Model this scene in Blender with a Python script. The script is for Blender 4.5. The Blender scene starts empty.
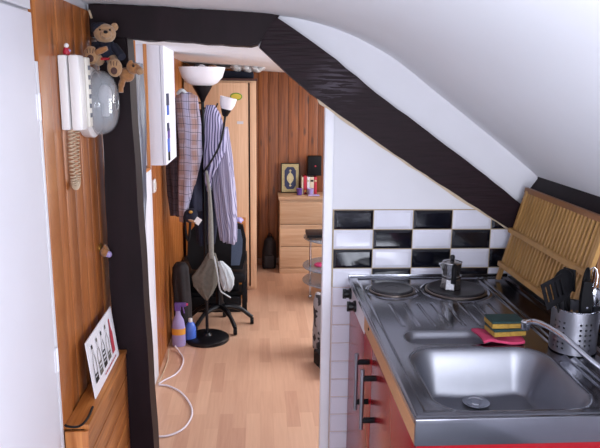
import bpy, bmesh, math, random
from mathutils import Vector, Matrix
random.seed(7)
C = bpy.context.scene.collection
S = bpy.context.scene
PI = math.pi

# ------------------------------------------------------------------ camera
F_PX, PITCH, ROLL, YAW = 659.135, .2062, .0098, .0632
cyw, syw = math.cos(YAW), math.sin(YAW)
Fh = Vector((syw, cyw, 0)); Rt = Vector((cyw, -syw, 0)); Uz = Vector((0, 0, 1))
FW = Fh*math.cos(PITCH) - Uz*math.sin(PITCH); UP = Uz*math.cos(PITCH) + Fh*math.sin(PITCH)
RX = Rt*math.cos(ROLL) + UP*math.sin(ROLL); UY = -Rt*math.sin(ROLL) + UP*math.cos(ROLL)
cd = bpy.data.cameras.new('camera'); cam = bpy.data.objects.new('camera', cd); C.objects.link(cam)
cd.sensor_width = 36; cd.lens = F_PX/600*36; cd.clip_start = .02
cam.matrix_world = Matrix(((RX.x, UY.x, -FW.x, 0), (RX.y, UY.y, -FW.y, 0), (RX.z, UY.z, -FW.z, 1.604), (0, 0, 0, 1)))
S.camera = cam
# ------------------------------------------------------------------ light
S.view_settings.view_transform = 'Standard'; S.view_settings.look = 'None'
S.view_settings.gamma = 1; S.view_settings.exposure = -.1
w = bpy.data.worlds.new('world'); S.world = w; w.use_nodes = True
bg = w.node_tree.nodes['Background']; bg.inputs[0].default_value = (.72, .80, 1, 1); bg.inputs[1].default_value = .5
def area(name, loc, target, sx, sy, power, col):
    l = bpy.data.lights.new(name, 'AREA'); l.shape = 'RECTANGLE'; l.size = sx; l.size_y = sy; l.energy = power; l.color = col
    o = bpy.data.objects.new(name, l); C.objects.link(o); o.location = loc
    o.rotation_euler = (Vector(target)-Vector(loc)).to_track_quat('-Z', 'Y').to_euler(); return o
area('daylight_roof_window', (.74, .45, 1.40), (-.4, 1.1, 1.1), .55, .8, 29, (.88, .92, 1))
area('fill_behind_viewer', (.1, -1.76, 1.05), (.05, 1.8, 1.6), 1.2, 1.25, 56, (.88, .91, 1))  # fill lamp added behind the viewer, tilted up to lift the ceiling
area('daylight_room_window', (1.75, 4.0, 1.3), (-.6, 3.9, .9), 1.2, 1.0, 60, (.90, .94, 1))
area('area_far_room', (1.0, 5.2, 1.6), (.1, 4.6, 0), .6, .5, 9, (1, .96, .9))  # unseen warm area lamp inside the far room, no window there

# ------------------------------------------------------------------ materials
def lin(h):
    h = h.lstrip('#'); c = [int(h[i:i+2], 16)/255 for i in (0, 2, 4)]
    return tuple(((x/12.92) if x <= .04045 else ((x+.055)/1.055)**2.4) for x in c) + (1,)
class NT:
    def __init__(s, name):
        s.m = bpy.data.materials.new(name); s.m.use_nodes = True; s.t = s.m.node_tree; s.b = s.t.nodes['Principled BSDF']
    def n(s, typ, **kw):
        x = s.t.nodes.new(typ)
        for k, v in kw.items():
            if k.startswith('i_'):
                k = k[2:]; k = int(k) if k.isdigit() else k
                if isinstance(v, bpy.types.NodeSocket): s.t.links.new(v, x.inputs[k])
                else: x.inputs[k].default_value = v
            else: setattr(x, k, v)
        return x
    def math(s, op, a, b=0):
        x = s.t.nodes.new('ShaderNodeMath'); x.operation = op
        for i, v in enumerate((a, b)):
            if isinstance(v, bpy.types.NodeSocket): s.t.links.new(v, x.inputs[i])
            else: x.inputs[i].default_value = v
        return x.outputs[0]
    def mix(s, f, a, b, mode='MIX'):
        x = s.t.nodes.new('ShaderNodeMix'); x.data_type = 'RGBA'; x.blend_type = mode
        for i, v in ((0, f), (6, a), (7, b)):
            if isinstance(v, bpy.types.NodeSocket): s.t.links.new(v, x.inputs[i])
            else: x.inputs[i].default_value = v
        return x.outputs[2]
    def link(s, a, k): s.t.links.new(a, s.b.inputs[k])
    def coord(s, scale=(1, 1, 1), loc=(0, 0, 0)):
        tc = s.n('ShaderNodeTexCoord'); mp = s.n('ShaderNodeMapping', i_0=tc.outputs['Object']); mp.inputs['Scale'].default_value = scale; mp.inputs['Location'].default_value = loc
        return mp.outputs[0]
    def xyz(s):
        tc = s.n('ShaderNodeTexCoord'); return s.n('ShaderNodeSeparateXYZ', i_0=tc.outputs['Object']).outputs
    def bump(s, h, st=.2, d=.002):
        x = s.n('ShaderNodeBump', i_Height=h); x.inputs['Strength'].default_value = st; x.inputs['Distance'].default_value = d
        s.t.links.new(x.outputs[0], s.b.inputs['Normal'])
def mat(name, col, rough=.5, metal=0, var=.08, scale=20, bump=0, coat=0, trans=0, alpha=1, spec=None, stretch=(1, 1, 1), sheen=0):
    t = NT(name); c = lin(col)
    nz = t.n('ShaderNodeTexNoise', i_0=t.coord(stretch)); nz.inputs['Scale'].default_value = scale; nz.inputs['Detail'].default_value = 4
    f = nz.outputs[0]
    d = tuple(x*(1-var*2.2) for x in c[:3])+(1,); e = tuple(min(1, x*(1+var*1.4)) for x in c[:3])+(1,)
    t.link(t.mix(f, d, e), 'Base Color')
    t.b.inputs['Roughness'].default_value = rough; t.b.inputs['Metallic'].default_value = metal
    if coat: t.b.inputs['Coat Weight'].default_value = coat; t.b.inputs['Coat Roughness'].default_value = .08
    if trans: t.b.inputs['Transmission Weight'].default_value = trans
    if alpha < 1: t.b.inputs['Alpha'].default_value = alpha
    if spec is not None: t.b.inputs['Specular IOR Level'].default_value = spec
    if sheen: t.b.inputs['Sheen Weight'].default_value = sheen
    if bump: t.bump(f, bump)
    return t.m
def pine(name, light, dark, across, along, width, off=0, knots=1, rough=.38, grain=1.0):
    t = NT(name); o = t.xyz(); A = o['XYZ'.index(across)]; L = o['XYZ'.index(along)]
    pid = t.math('FLOOR', t.math('DIVIDE', t.math('ADD', A, off+50*width), width))
    wn = t.n('ShaderNodeTexWhiteNoise', noise_dimensions='1D'); t.t.links.new(pid, wn.inputs['W'])
    shift = t.math('MULTIPLY', wn.outputs[0], 17.3)
    cm = t.n('ShaderNodeCombineXYZ'); t.t.links.new(t.math('MULTIPLY', A, 1), cm.inputs[0]); t.t.links.new(t.math('ADD', L, shift), cm.inputs[1]); t.t.links.new(shift, cm.inputs[2])
    mp = t.n('ShaderNodeMapping', i_0=cm.outputs[0]); mp.inputs['Scale'].default_value = (60*grain, 2.2, 1)
    n1 = t.n('ShaderNodeTexNoise', i_0=mp.outputs[0]); n1.inputs['Scale'].default_value = 1.6; n1.inputs['Detail'].default_value = 5; n1.inputs['Distortion'].default_value = .6
    mp2 = t.n('ShaderNodeMapping', i_0=cm.outputs[0]); mp2.inputs['Scale'].default_value = (9, 2.6, 1)
    vo = t.n('ShaderNodeTexVoronoi', i_0=mp2.outputs[0]); vo.inputs['Scale'].default_value = 1.25
    kn = t.n('ShaderNodeMapRange'); t.t.links.new(vo.outputs[0], kn.inputs[0]); kn.inputs[1].default_value = .07; kn.inputs[2].default_value = .16; kn.inputs[3].default_value = .75*knots; kn.inputs[4].default_value = 0
    gr = t.n('ShaderNodeMapRange'); t.t.links.new(n1.outputs[0], gr.inputs[0]); gr.inputs[1].default_value = .3; gr.inputs[2].default_value = .7
    c = t.mix(gr.outputs[0], lin(light), lin(dark))
    tone = t.math('ADD', t.math('MULTIPLY', wn.outputs[0], .36), .80)
    tc = t.n('ShaderNodeCombineXYZ', i_0=tone, i_1=tone, i_2=tone)
    c = t.mix(1.0, c, tc.outputs[0], 'MULTIPLY')
    kc = tuple(x*.28 for x in lin(dark)[:3])+(1,)
    c = t.mix(kn.outputs[0], c, kc)
    t.link(c, 'Base Color'); t.b.inputs['Roughness'].default_value = rough
    t.bump(n1.outputs[0], .12, .001)
    return t.m

M = {}
M['plaster'] = mat('white_plaster', '#dad9df', .8, var=.03, scale=6, bump=.25)
M['ceiling'] = mat('painted_ceiling', '#eceef3', .75, var=.02, scale=3, bump=.12)
M['whitewall'] = mat('white_gloss_wall', '#eeedf6', .5, var=.02, scale=4, bump=.1)
M['trimwhite'] = mat('white_painted_wood', '#e6e5ec', .4, var=.03, scale=14, bump=.1)
M['pine_y'] = pine('pine_cladding', '#b5703a', '#8f4c1f', 'Y', 'Z', .095, rough=.33)
M['pine_board'] = pine('pine_edge_board', '#bd7a42', '#9a5626', 'X', 'Z', .5, knots=.3, rough=.35, grain=.7)
M['pine_flat'] = pine('pine_low_cladding', '#b8753c', '#8d4c20', 'Z', 'Y', .085, knots=.6, rough=.35)
M['pine_top'] = pine('pine_ledge', '#bb7a40', '#94521f', 'X', 'Y', .04, knots=.5, rough=.35)
M['pine_x'] = pine('dark_pine_cladding', '#9c592a', '#683413', 'X', 'Z', .088, rough=.4)
M['orange_pine'] = pine('orange_pine', '#c8803c', '#a86028', 'X', 'Z', .12, knots=.3)
M['beech'] = pine('beech_laminate', '#dcb592', '#cda380', 'X', 'Z', 3, knots=0, grain=1.3, rough=.45)
M['oak'] = pine('pale_oak_veneer', '#c6a283', '#b58c6a', 'Z', 'X', .4, knots=0, grain=.8, rough=.5)
M['beam'] = mat('dark_stained_oak', '#1d1116', .5, var=.3, scale=18, bump=.55, stretch=(1, 1, .25), spec=.14)
M['beamd'] = mat('dark_stained_sloping_oak', '#1d1518', .48, var=.22, scale=22, bump=.5, spec=.3)
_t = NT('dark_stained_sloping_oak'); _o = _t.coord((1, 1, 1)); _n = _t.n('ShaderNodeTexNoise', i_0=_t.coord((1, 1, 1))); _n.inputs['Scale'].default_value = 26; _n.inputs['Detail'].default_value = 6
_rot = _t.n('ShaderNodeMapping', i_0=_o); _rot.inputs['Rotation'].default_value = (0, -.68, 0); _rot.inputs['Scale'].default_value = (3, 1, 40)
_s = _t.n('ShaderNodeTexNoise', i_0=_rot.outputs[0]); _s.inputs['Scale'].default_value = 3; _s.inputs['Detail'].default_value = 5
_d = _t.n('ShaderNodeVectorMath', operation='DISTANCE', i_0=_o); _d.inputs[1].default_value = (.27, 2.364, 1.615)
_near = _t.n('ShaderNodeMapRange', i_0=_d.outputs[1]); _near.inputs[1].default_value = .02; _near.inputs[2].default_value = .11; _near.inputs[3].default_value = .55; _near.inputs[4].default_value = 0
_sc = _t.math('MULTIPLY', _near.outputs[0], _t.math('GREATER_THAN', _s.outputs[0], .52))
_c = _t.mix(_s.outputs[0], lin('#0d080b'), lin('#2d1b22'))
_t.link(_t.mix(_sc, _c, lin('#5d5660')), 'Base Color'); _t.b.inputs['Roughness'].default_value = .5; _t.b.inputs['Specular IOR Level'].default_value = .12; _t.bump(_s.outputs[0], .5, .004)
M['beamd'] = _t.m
M['steel'] = mat('brushed_stainless', '#83848c', .19, 1, var=.04, scale=9, bump=.03)
M['steel_b'] = mat('satin_basin_steel', '#8b8c94', .46, 1, var=.02, scale=50)
M['steel_soft'] = mat('satin_stainless', '#8f8f97', .42, 1, var=.04, scale=60)
M['chrome'] = mat('chrome', '#c9ccd4', .12, 1, var=.01)
M['iron'] = mat('cast_iron_plate', '#2a282c', .42, .3, var=.15, scale=90)
M['alu'] = mat('cast_aluminium', '#b4b3b4', .25, 1, var=.04)
M['ringmat'] = mat('heat_stained_ring', '#8a7f78', .3, 1, var=.15, scale=30)
M['black'] = mat('black_plastic', '#100f13', .35, var=.1, spec=.3)
M['blackm'] = mat('matt_black', '#0e0d11', .6, var=.1, spec=.2)
M['red'] = mat('gloss_red_door', '#8a0d18', .24, var=.02, spec=.28)
M['redbody'] = mat('red_carcass', '#a01620', .4, var=.02)
M['chip'] = mat('raw_chipboard', '#c08a60', .7, var=.14, scale=160)
M['panelgrey'] = mat('pale_enamel', '#c9c4cc', .35, var=.02)
M['tile_w'] = mat('white_glazed_tile', '#d8d8e4', .1, var=.02, coat=.3)
M['tile_l'] = mat('plain_white_tile', '#d6d2de', .2, var=.02)
M['tile_b'] = mat('black_glazed_tile', '#0d0e18', .1, var=.1, coat=.3)
M['grout'] = mat('beige_grout', '#a9977c', .9)
M['grout_l'] = mat('pinkish_grout', '#c9b4ac', .9)
M['bamboo'] = mat('bamboo', '#b98c52', .45, var=.18, scale=22, stretch=(1, 1, .3))
M['bamboo_d'] = mat('dark_bamboo', '#8d5c34', .45, var=.18, scale=22, stretch=(.3, .3, 1))
M['sponge_y'] = mat('yellow_sponge', '#a07c34', .95, var=.25, scale=160, bump=.8)
M['sponge_g'] = mat('green_scourer', '#1f3a38', .95, var=.3, scale=220, bump=.8)
M['pink'] = mat('pink_cloth', '#bd3a60', .9, var=.1, scale=60, bump=.5)
M['white_pl'] = mat('white_plastic', '#e2dfdf', .35, var=.02)
M['cream_pl'] = mat('cream_plastic', '#d6d0c6', .4, var=.02)
M['cord'] = mat('cream_cord', '#c9b499', .5)
M['cable'] = mat('white_cable', '#e0d4da', .45)
M['glass'] = mat('clear_glass', '#dfe4ea', .04, trans=1, var=0)
M['domeglass'] = mat('milky_clear_glass', '#c4c9d0', .08, var=.12, scale=6, alpha=.33, coat=.6)
M['glass'].node_tree.nodes['Principled BSDF'].inputs['IOR'].default_value = 1.25
M['tableglass'] = mat('bluish_table_glass', '#8f9dae', .12, var=.02, alpha=.6)
M['shade'] = mat('opal_glass_shade', '#eae6ea', .3, var=.01, sheen=.2)
M['bear'] = mat('beige_plush', '#a9835f', .95, var=.22, scale=120, bump=.9, sheen=.3)
M['bearpad'] = mat('brown_plush_pad', '#4e3430', .95, var=.2, scale=120)
M['navy'] = mat('navy_knit', '#151829', .95, var=.2, scale=150, bump=.5)
M['redknit'] = mat('red_knit', '#a3222c', .9, var=.1, scale=100)
M['dog'] = mat('tan_plush', '#9c6a40', .95, var=.22, scale=120, bump=.9, sheen=.3)
M['denim'] = mat('dark_navy_cloth', '#1d1e33', .9, var=.25, scale=60, bump=.4)
M['olive'] = mat('khaki_grey_canvas', '#645f57', .9, var=.2, scale=50, bump=.4)
M['greystrap'] = mat('light_grey_webbing', '#827f79', .9, var=.15, scale=60)
M['whitebag'] = mat('off_white_cotton', '#b9bdc0', .9, var=.15, scale=40, bump=.4)
M['purple'] = mat('purple_plastic', '#6b4a9a', .35, var=.05)
M['lilac'] = mat('lilac_label', '#a596c8', .4, var=.1)
M['orangel'] = mat('orange_label', '#e09a3c', .5)
M['bluel'] = mat('blue_plastic', '#4a6dc8', .35, var=.05)
M['mesh'] = mat('grey_blue_mesh', '#4b5a72', .7, var=.15, scale=200)
M['rucksack'] = mat('dark_brown_nylon', '#241c1f', .7, var=.3, scale=40, bump=.4)
M['gold'] = mat('gilt_pattern', '#b5a577', .5, .15, var=.5, scale=130)
M['goldpl'] = mat('gilt_medallion', '#c9bc92', .5, .1, var=.4, scale=160)
M['navycover'] = mat('navy_cover', '#232b4e', .5, var=.2, scale=90)
M['paper'] = mat('paper', '#d9d2c8', .8)
M['bookred'] = mat('red_cover', '#b01f38', .5); M['bookwhite'] = mat('white_cover', '#d5d3da', .5); M['bookcream'] = mat('cream_cover', '#d2c3ae', .6)
M['violet'] = mat('violet_glass', '#5a3d86', .2, var=.05); M['pinkpl'] = mat('hot_pink', '#e0457a', .5)
M['plasticbag'] = mat('crumpled_white_bag', '#b9b8b8', .45, var=.2, scale=20, bump=.5)
M['greysheet'] = mat('grey_plastic_sheet', '#4d5266', .35, var=.35, scale=14, bump=.5, stretch=(1, 1, .4))
M['brass'] = mat('brass', '#b58a45', .35, .9)
M['mirror'] = mat('mirror_glass', '#e4e8ee', .03, 1, var=0)
M['brownleather'] = mat('brown_hide', '#6b4230', .6, var=.2)
M['greycloth'] = mat('grey_cloth', '#6d6f78', .9, var=.2)
M['yellow'] = mat('yellow_note', '#d9c64a', .7); M['green'] = mat('green_edge', '#6fa03a', .6)
def floor_mat():
    t = NT('laminate_strip_floor'); o = t.xyz()
    cm = t.n('ShaderNodeCombineXYZ', i_0=o[1], i_1=o[0])
    br = t.n('ShaderNodeTexBrick', i_0=cm.outputs[0]); br.offset = .37; br.inputs['Color1'].default_value = (0, 0, 0, 1); br.inputs['Color2'].default_value = (1, 1, 1, 1)
    br.inputs['Mortar'].default_value = (.35, .35, .35, 1); br.inputs['Scale'].default_value = 1; br.inputs['Brick Width'].default_value = .38; br.inputs['Row Height'].default_value = .066; br.inputs['Mortar Size'].default_value = .0006
    mp = t.n('ShaderNodeMapping', i_0=o[0].node.inputs[0].links[0].from_socket); mp.inputs['Scale'].default_value = (45, 2.5, 1)
    nz = t.n('ShaderNodeTexNoise', i_0=mp.outputs[0]); nz.inputs['Scale'].default_value = 1.5; nz.inputs['Detail'].default_value = 5; nz.inputs['Distortion'].default_value = .5
    bw = t.math('ADD', t.math('MULTIPLY', br.outputs[0], .45), t.math('MULTIPLY', nz.outputs[0], .55))
    t.link(t.mix(bw, lin('#b4846c'), lin('#dcb294')), 'Base Color')
    t.b.inputs['Roughness'].default_value = .32
    return t.m
M['floor'] = floor_mat()
def plaid_mat(name, base, stripe, line, per=.047, light=None):
    t = NT(name); o = t.xyz()
    nz = t.n('ShaderNodeTexNoise', i_0=t.coord((1, 1, .35))); nz.inputs['Scale'].default_value = 7; nz.inputs['Detail'].default_value = 3
    wob = t.math('MULTIPLY', t.math('SUBTRACT', nz.outputs[0], .5), .07)
    X = t.math('ADD', o[0], wob); Z = t.math('ADD', o[2], t.math('MULTIPLY', wob, .7))
    def band(v, p, wd, off=0): return t.math('LESS_THAN', t.math('MODULO', t.math('ADD', v, 10+off), p), wd)
    sm_ = t.n('ShaderNodeMapRange', i_0=t.math('SINE', t.math('MULTIPLY', X, 75))); sm_.inputs[1].default_value = -.8; sm_.inputs[2].default_value = .8
    c = t.mix(sm_.outputs[0], lin(base), lin(stripe))
    c = t.mix(t.math('MULTIPLY', band(Z, per*2, per*.7, .01), .35), c, lin(light or stripe))
    c = t.mix(t.math('MULTIPLY', band(X, per, .0035), .7), c, lin(line)); c = t.mix(t.math('MULTIPLY', band(Z, per, .0035), .7), c, lin(line))
    c = t.mix(t.math('MULTIPLY', band(X, per, .002, .012), .5), c, lin(line))
    t.link(c, 'Base Color'); t.b.inputs['Roughness'].default_value = .9
    return t.m
M['plaid'] = plaid_mat('pink_grey_plaid', '#94756f', '#a6a2ba', '#2e2b3a', .045, light='#b5a9b6')
M['plaid_shade'] = plaid_mat('shaded_plaid', '#4c3a40', '#5f4c52', '#1c1922', .036)  # darker copy of the plaid, shade put into the colour
def stripe_mat(name, a, b, per, duty, slope):
    t = NT(name); o = t.xyz()
    nz = t.n('ShaderNodeTexNoise', i_0=t.coord((1, 1, .5))); nz.inputs['Scale'].default_value = 6
    v = t.math('ADD', t.math('ADD', o[0], t.math('MULTIPLY', o[2], slope)), t.math('MULTIPLY', nz.outputs[0], .10))
    f = t.math('LESS_THAN', t.math('MODULO', t.math('ADD', v, 10), per), per*duty)
    t.link(t.mix(f, lin(a), lin(b)), 'Base Color'); t.b.inputs['Roughness'].default_value = .85
    return t.m
M['stripe'] = stripe_mat('navy_white_stripe', '#aea7c6', '#444264', .0155, .42, -.10)
M['lavender'] = stripe_mat('lavender_pinstripe', '#a7a1b8', '#7b758f', .012, .4, .05)
M['cow'] = NT('black_patch_fabric')
_t = M['cow']; _n = _t.n('ShaderNodeTexNoise', i_0=_t.coord()); _n.inputs['Scale'].default_value = 16
_r = _t.n('ShaderNodeMapRange', i_0=_n.outputs[0]); _r.inputs[1].default_value = .5; _r.inputs[2].default_value = .53
_t.link(_t.mix(_r.outputs[0], lin('#9f999b'), lin('#332d30')), 'Base Color'); _t.b.inputs['Roughness'].default_value = .9; M['cow'] = _t.m

# ------------------------------------------------------------------ mesh helpers
def box(bm, x0, x1, y0, y1, z0, z1, bev=0, mi=0, mtx=None):
    vs = [bm.verts.new((x, y, z)) for x in (x0, x1) for y in (y0, y1) for z in (z0, z1)]
    fs = [bm.faces.new([vs[i] for i in f]) for f in ((0, 1, 3, 2), (4, 6, 7, 5), (0, 4, 5, 1), (2, 3, 7, 6), (0, 2, 6, 4), (1, 5, 7, 3))]
    for f in fs: f.material_index = mi
    if bev:
        es = list({e for f in fs for e in f.edges})
        r = bmesh.ops.bevel(bm, geom=es, offset=bev, segments=2, affect='EDGES', profile=.6)
        for f in r['faces']: f.material_index = mi
        vs = list({v for f in r['faces'] for v in f.verts} | {v for v in vs if v.is_valid})
    if mtx:
        for v in vs: v.co = mtx @ v.co
    return vs
def tube(bm, pts, rad, n=10, cap=True, mi=0):
    pts = [Vector(p) for p in pts]; rs = rad if isinstance(rad, (list, tuple)) else [rad]*len(pts)
    prev = None; rings = []
    for i, p in enumerate(pts):
        d = (pts[min(i+1, len(pts)-1)] - pts[max(i-1, 0)]).normalized()
        if prev is None:
            a = Vector((0, 0, 1)) if abs(d.z) < .9 else Vector((1, 0, 0)); u = d.cross(a).normalized()
        else: u = (prev - d*prev.dot(d)).normalized()
        prev = u; v = d.cross(u)
        rings.append([bm.verts.new(p + (u*math.cos(2*PI*k/n)+v*math.sin(2*PI*k/n))*rs[i]) for k in range(n)])
    for a, b in zip(rings, rings[1:]):
        for k in range(n):
            f = bm.faces.new((a[k], a[(k+1) % n], b[(k+1) % n], b[k])); f.material_index = mi
    if cap:
        for rr in (rings[0][::-1], rings[-1]): bm.faces.new(rr).material_index = mi
    return rings
def smoothpath(pts, k=8):
    P = [Vector(p) for p in pts]; out = []
    P = [P[0]*2-P[1]] + P + [P[-1]*2-P[-2]]
    for i in range(1, len(P)-2):
        for j in range(k):
            t = j/k; a, b, c, d = P[i-1:i+3]
            out.append(.5*((2*b)+(c-a)*t+(2*a-5*b+4*c-d)*t*t+(3*b-a-3*c+d)*t**3))
    out.append(P[-2]); return out
def lathe(bm, prof, c=(0, 0, 0), n=32, axis='Z', mi=0, closed=False, sx=1, sy=1):
    c = Vector(c); rings = []
    for r, h in prof:
        ring = []
        for k in range(n):
            a = 2*PI*k/n; x, y = r*math.cos(a)*sx, r*math.sin(a)*sy
            p = {'Z': (x, y, h), 'X': (h, x, y), 'Y': (x, h, y)}[axis]
            ring.append(bm.verts.new(c+Vector(p)))
        rings.append(ring)
    pairs = list(zip(rings, rings[1:])) + ([(rings[-1], rings[0])] if closed else [])
    for a, b in pairs:
        for k in range(n): bm.faces.new((a[k], a[(k+1) % n], b[(k+1) % n], b[k])).material_index = mi
    if not closed:
        bm.faces.new(rings[0][::-1]).material_index = mi; bm.faces.new(rings[-1]).material_index = mi
def ell(bm, c, r, rot=None, mi=0, u=16, v=10, noise=0):
    m = Matrix.Translation(c) @ (rot.to_4x4() if rot else Matrix.Identity(4)) @ Matrix.Diagonal((r[0], r[1], r[2], 1))
    res = bmesh.ops.create_uvsphere(bm, u_segments=u, v_segments=v, radius=1, matrix=m)
    for vv in res['verts']:
        for f in vv.link_faces: f.material_index = mi
        if noise: vv.co += Vector((random.uniform(-1, 1), random.uniform(-1, 1), random.uniform(-1, 1)))*noise
def prism(bm, poly, y0, y1, mi=0, axis='Y'):
    def P(a, b, y): return (a, y, b) if axis == 'Y' else ((y, a, b) if axis == 'X' else (a, b, y))
    A = [bm.verts.new(P(a, b, y0)) for a, b in poly]; B = [bm.verts.new(P(a, b, y1)) for a, b in poly]
    bm.faces.new(A).material_index = mi; bm.faces.new(B[::-1]).material_index = mi
    n = len(poly)
    for i in range(n): bm.faces.new((A[i], B[i], B[(i+1) % n], A[(i+1) % n])).material_index = mi
def loft(bm, rings, n=48, k=7, amp=.08, mi=0, ph=0):
    """hanging cloth: rings = (cx, cy, z, half width, half depth)"""
    out = []
    dense = []
    for a, b in zip(rings, rings[1:]):
        m = max(1, int(abs(a[2]-b[2])/.025))
        for j in range(m): t = j/m; dense.append([a[i]+(b[i]-a[i])*t for i in range(5)])
    dense.append(list(rings[-1]))
    L = len(dense)
    for i, (cx, cy, z, hw, hd) in enumerate(dense):
        t = i/max(1, L-1); g = amp*min(1, .3+t*1.3)
        ring = []
        for q in range(n):
            a = 2*PI*q/n
            r = 1 + g*math.sin(k*a+ph+1.2*math.sin(t*4+ph)) + .5*g*math.sin((k*2-3)*a+ph*2+t*3)
            ring.append(bm.verts.new((cx+hw*r*math.cos(a), cy+hd*r*math.sin(a)*(1+g*2), z+.006*math.sin(a*3+ph)*t)))
        out.append(ring)
    for a, b in zip(out, out[1:]):
        for q in range(n): bm.faces.new((a[q], b[q], b[(q+1) % n], a[(q+1) % n])).material_index = mi
    bm.faces.new(out[0]).material_index = mi; bm.faces.new(out[-1][::-1]).material_index = mi
def obj(name, bm, mats, parent=None, smooth=None, world=True):
    bmesh.ops.recalc_face_normals(bm, faces=bm.faces[:])
    me = bpy.data.meshes.new(name)
    if parent is not None and world:
        p = parent; off = Vector((0, 0, 0))
        while p is not None: off += p.location; p = p.parent
        bmesh.ops.translate(bm, verts=bm.verts[:], vec=-off)
    bm.to_mesh(me); bm.free()
    for m in (mats if isinstance(mats, (list, tuple)) else [mats]): me.materials.append(M[m] if isinstance(m, str) else m)
    o = bpy.data.objects.new(name, me); C.objects.link(o)
    if parent is not None: o.parent = parent
    if smooth is None: smooth = 35
    if smooth:
        me.polygons.foreach_set('use_smooth', [True]*len(me.polygons))
        if smooth < 180: me.set_sharp_from_angle(angle=math.radians(smooth))
    return o
def B(fn=None):
    return bmesh.new()
def mk(name, fn, mats, parent=None, smooth=None, world=True):
    bm = bmesh.new(); fn(bm); return obj(name, bm, mats, parent, smooth, world)
def tag(o, label, cat, group=None):
    o['label'] = label; o['category'] = cat
    if group: o['group'] = group
    return o
def thing(name, label, cat, loc=(0, 0, 0), group=None, rot=None):
    o = bpy.data.objects.new(name, None); C.objects.link(o); o.location = loc; o.empty_display_size = .05
    if rot: o.rotation_euler = rot
    return tag(o, label, cat, group)
def single(name, fn, mats, label, cat, group=None, smooth=None):
    """a thing that is one mesh; origin moved to its base centre"""
    bm = bmesh.new(); fn(bm)
    xs = [v.co for v in bm.verts]; c = Vector(((min(v.x for v in xs)+max(v.x for v in xs))/2, (min(v.y for v in xs)+max(v.y for v in xs))/2, min(v.z for v in xs)))
    bmesh.ops.translate(bm, verts=bm.verts[:], vec=-c)
    o = obj(name, bm, mats, None, smooth); o.location = c; return tag(o, label, cat, group)
def struct(name, fn, mats, label=None, smooth=None):
    o = mk(name, fn, mats, None, smooth); o['kind'] = 'structure'
    if label: o['label'] = label
    return o

# ------------------------------------------------------------------ setting
W = 2.394      # plane of the partition between kitchen and corridor
XL = -.572     # plane of the left wall
struct('floor', lambda b: box(b, -1.2, 2.2, 1.9, 6.2, -.05, 0), 'floor', 'pinkish strip laminate floor')
struct('floor_kitchen', lambda b: box(b, -1.2, 2.2, -1.8, 1.9, -.05, 0), mat('grey_vinyl', '#85878c', .6), 'unseen kitchen floor, its grey chosen for the bounce light')  # out of view; grey picked for bounce and the sink lip reflection
prof = [(-1.9, 1.885), (-.6, 1.872), (-.2, 1.858), (.0, 1.849), (.064, 1.843), (.13, 1.836), (.204, 1.821), (.286, 1.797), (.364, 1.766), (.466, 1.713), (.54, 1.663), (.616, 1.605), (.70, 1.543), (.79, 1.476), (.925, 1.374), (1.04, 1.283), (1.2, 1.155)]
def f_ceil(b):
    P = smoothpath([(x, 0, z) for x, z in prof], 4)
    pts = [(p.x, p.z) for p in P]
    prism(b, pts + [(1.2, 2.0), (-1.9, 2.0)], -1.8, W+.06)
struct('ceiling', f_ceil, 'ceiling', 'white coved ceiling sloping down to the right', smooth=40)
def f_ceil2(b):
    vs = [(-1.2, W+.06, 1.85), (2.2, W+.06, 1.80), (2.2, 6.2, 1.60), (-1.2, 6.2, 1.795)]
    lo = [b.verts.new(v) for v in vs]; hi = [b.verts.new((v[0], v[1], 2.0)) for v in vs]
    b.faces.new(lo); b.faces.new(hi)
    for i in range(4): b.faces.new((lo[i], lo[(i+1) % 4], hi[(i+1) % 4], hi[i]))
struct('ceiling_corridor', f_ceil2, 'ceiling', 'white corridor ceiling')
# left wall: pine cladding in the kitchen, white beyond
def f_wl(b): box(b, XL-.12, XL-.014, -1.8, 6.2, 0, 1.9)
struct('wall_left', f_wl, 'plaster', 'left wall behind the pine cladding')
def planks(b, y0, y1, z0, z1, w, x0, x1):
    y = y0
    while y < y1-.004:
        box(b, x0, x1, y, min(y+w-.003, y1), z0, z1, .002); y += w
wl2 = struct('wall_left_cladding', lambda b: (planks(b, 1.79, W+.08, .35, 1.845, .095, XL-.014, XL)), 'pine_y', 'vertical pine planks on the kitchen side of the left wall')
struct('wall_left_corridor_cladding', lambda b: (planks(b, 3.515, 5.8, 0, 1.84, .095, XL-.014, XL)), 'pine_y', 'vertical pine planks on the corridor side of the left wall')
def f_edge(b): box(b, XL-.002, XL+.006, 1.79, 1.88, .62, 1.85, .002)
struct('trim_1', f_edge, 'pine_board', 'pine end board beside the white door')
def f_jamb(b):
    box(b, XL-.014, XL+.004, 3.30, 3.512, 0, 1.84, .003)
struct('trim_2', f_jamb, 'trimwhite', 'white jamb on the corridor left wall')
def f_caulk(b):
    box(b, XL-.004, XL+.004, 1.768, 1.788, 0, 1.66, .002)
struct('trim_3', f_caulk, 'trimwhite', 'narrow white strip between door and pine')
# white door leaf near the camera
dl = struct('door_1', lambda b: box(b, XL-.03, XL+.006, .85, 1.758, .02, 1.778, .004), 'whitewall', 'white flush door on the left')
def hinge(z):
    def f(b):
        tube(b, [(XL+.008, 1.762, z-.035), (XL+.008, 1.762, z+.035)], .004, 10)
        box(b, XL+.005, XL+.0075, 1.745, 1.770, z-.032, z+.032, .0005)
    h = mk('hinge', f, 'trimwhite', dl)
hinge(1.545); hinge(.85)
struct('wall_left_near', lambda b: box(b, XL-.014, XL+.002, -1.8, .84, 0, 1.9), 'plaster', 'white wall before the door')
struct('wall_left_over_door', lambda b: box(b, XL-.014, XL+.002, .84, 1.764, 1.786, 1.9), 'plaster', 'white wall over the door')
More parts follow.
